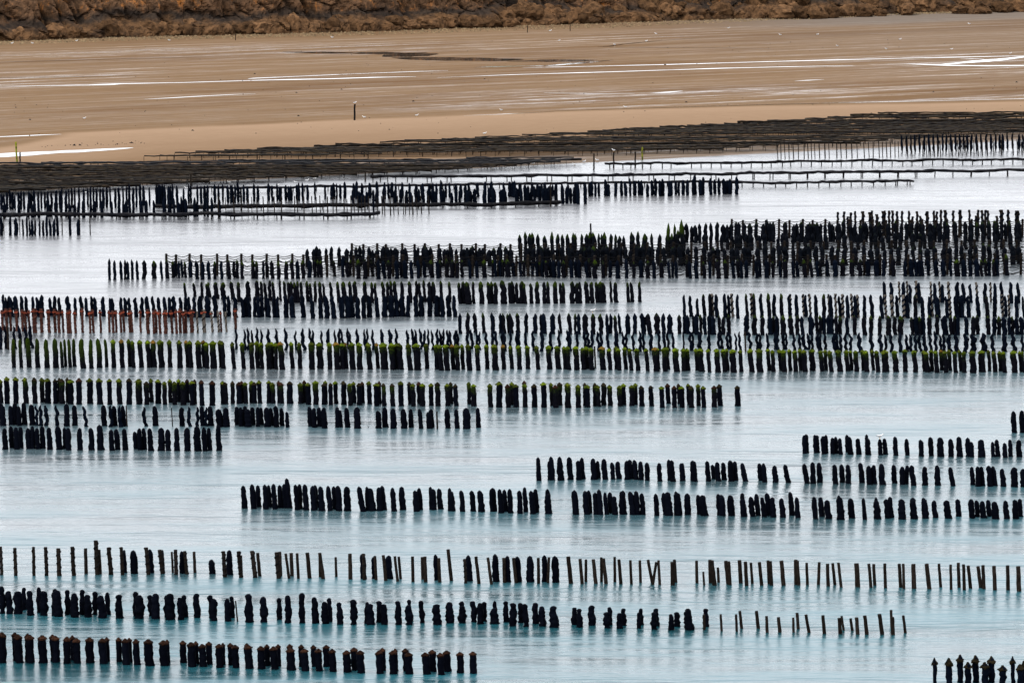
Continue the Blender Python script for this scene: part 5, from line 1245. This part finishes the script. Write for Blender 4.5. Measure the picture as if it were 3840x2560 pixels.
# ------------------------------------------------------------------ gulls
def gull_meshes():
    out = {}
    mb = MB()
    rings = [(-.22, .01, .02), (-.15, .045, .02), (-.05, .08, 0), (.06, .085, 0), (.13, .06, .03), (.17, .045, .09), (.20, .05, .13), (.24, .04, .135), (.265, .015, .13)]
    v, f, k = [], [], 8
    for x, r, z in rings:
        for q in range(k):
            a = 2 * pi * q / k
            v.append((x, cos(a) * r, z + sin(a) * r))
    for i in range(len(rings) - 1):
        for q in range(k): f.append((i * k + q, i * k + (q + 1) % k, (i + 1) * k + (q + 1) % k, (i + 1) * k + q))
    f += [tuple(range(k))[::-1], tuple((len(rings) - 1) * k + q for q in range(k))]
    mb.add(v, f)
    out['body'] = (mb, M_GULL)
    for sgn in (-1, 1):
        w = MB()
        pts = [(.10, .07, .05), (.02, .09, .06), (-.12, .06, .045), (-.28, .02, .03), (-.14, .05, .01), (.02, .088, 0), (.09, .075, .015)]
        a = [(x, sgn * (y + .012), z) for x, y, z in pts]
        b = [(x, sgn * (y - .012), z) for x, y, z in pts]
        n = len(a)
        w.add(a + b, [tuple(range(n)), tuple(range(2 * n - 1, n - 1, -1))] + [(i, (i + 1) % n, n + (i + 1) % n, n + i) for i in range(n)])
        out['wing' + str(sgn)] = (w, M_GULLWING)
    bk = MB()
    bk.tube([(.26, 0, .13), (.31, 0, .12)], [.012, .004], 5)
    out['beak'] = (bk, M_BEAK)
    for sgn in (-1, 1):
        lg = MB()
        lg.tube([(0, sgn * .03, -.06), (.01, sgn * .03, -.18)], .008, 5)
        lg.box((.025, sgn * .03, -.178), (.05, .03, .006))
        out['leg' + str(sgn)] = (lg, M_BEAK)
    return out
GM = gull_meshes()
def make_gull():
    root = empty('gull')
    for nm, (mb, mat) in GM.items():
        mb.build(nm.rstrip('-1'), mat, root)
    return root
G0 = [None]
def gull(p, face, label, scale=1.25):
    scale *= .78
    if G0[0] is None: g = G0[0] = make_gull()
    else: g = copy_tree(G0[0])
    g.scale = (scale,) * 3
    g.location = (p.x, p.y, p.z + .18 * scale)
    g.rotation_euler = (0, 0, face)
    tag(g, label, 'gull', 'white gulls')
gull(m1[1], 0.5, 'white gull perched on the lone black beach stake')
gull(at_y(2560 + 1357 / Z, 1390 + 468 / Z, at_z(2560 + 1360 / Z, 1390 + 580 / Z).y), 0.2, 'gull perched on a mussel post in the small right row')
gull(at_y(2560 + 1877 / Z - 1280, 569, at_z(1280 + 1877 / Z, 632).y), 2.6, 'white gull perched on a stake above the wet sand')
gull(at_y(2222, 1040 + 243 / Z, at_z(2222, 1040 + 390 / Z).y), 0.1, 'pale gull on a pointed post right of the middle')
SG = [(316, 447, 'gull standing alone on the open sand at left'), (1366, 443, 'gull beside the foot of the lone black stake'), (1562, 436, 'small gull right of the lone stake on damp sand'),
      (1880, 416, 'gull standing just above the bright sand crest'), (1817, 504, 'gull standing on dry sand above the table ends'), (2305, 170, 'white gull at the tip of the zigzag runnel'),
      (2423, 157, 'white gull above the zigzag runnel on the far sand'), (2460, 129, 'gull on far sand below the boulder slope'), (2732, 108, 'gull on the grey sand near the cliff foot'),
      (2926, 133, 'lone gull on far sand below the smooth rocks'), (3065, 132, 'second gull on far sand, right of the smooth rocks'), (3140, 175, 'gull on the plain brown sand mid right'),
      (3375, 150, 'gull on the brown sand toward the right edge'), (3635, 92, 'gull by the dark damp line under the right rocks'), (3568, 187, 'low pale gull on the streaked sand at right'),
      (3323, 186, 'sitting gull above the long white runnel'), (3788, 203, 'gull beside the bright pool at the right edge'), (2345, 405, 'gull on the sand bar right of centre'),
      (2063, 118, 'gull near the thin sticks at the heap'), (635, 154, 'white speck of a gull under the cliff at left'), (45, 165, 'leftmost gull at the foot of the cliff'), (122, 165, 'second gull from left at the cliff foot'),
      (287, 156, 'gull on the shingle edge left of the cleft'), (1246, 143, 'gull on the smooth sand under the cleft'), (2096, 155, 'gull resting on the far sand above the dark pools')]
for i, (u, v, lab) in enumerate(SG):
    gull(on_sand(u, v + 2), random.uniform(-.6, .6) + (pi if i % 2 else 0), lab + (''), 1.3)
WG = [(1480, 574 + 0), (1545, 638), (1850, 628), (1880, 622), (2000, 618), (2155, 622), (2190, 612), (2240, 606), (1840, 636), (1110, 690), (1150, 683), (860, 690), (1040, 702), (610, 720), (1180, 676), (480, 722), (320, 728), (700, 712)]
WL = ['near the heap of weedy tables', 'on the wet margin, lower tables behind', 'by the water edge under the table ends', 'beside the second wet-sand stake', 'on the wet spit between stakes', 'on the tip of the wet spit', 'beyond the tip of the wet spit', 'farthest along the wet spit',
      'closest to the trestle end', 'between the far posts at centre left', 'above the left trestle end', 'behind the far posts, left of the trestle', 'at the edge of the foam', 'among the tall far posts', 'just right of the trestle start', 'low between far posts', 'near the left far posts', 'on mud behind the posts']
for i, ((u, v), w) in enumerate(zip(WG, WL)):
    gull(on_sand(u, v), random.uniform(-.6, .6) + (pi if i % 2 else 0), 'small white gull ' + w, 1.25)
print('objects', len(bpy.data.objects))
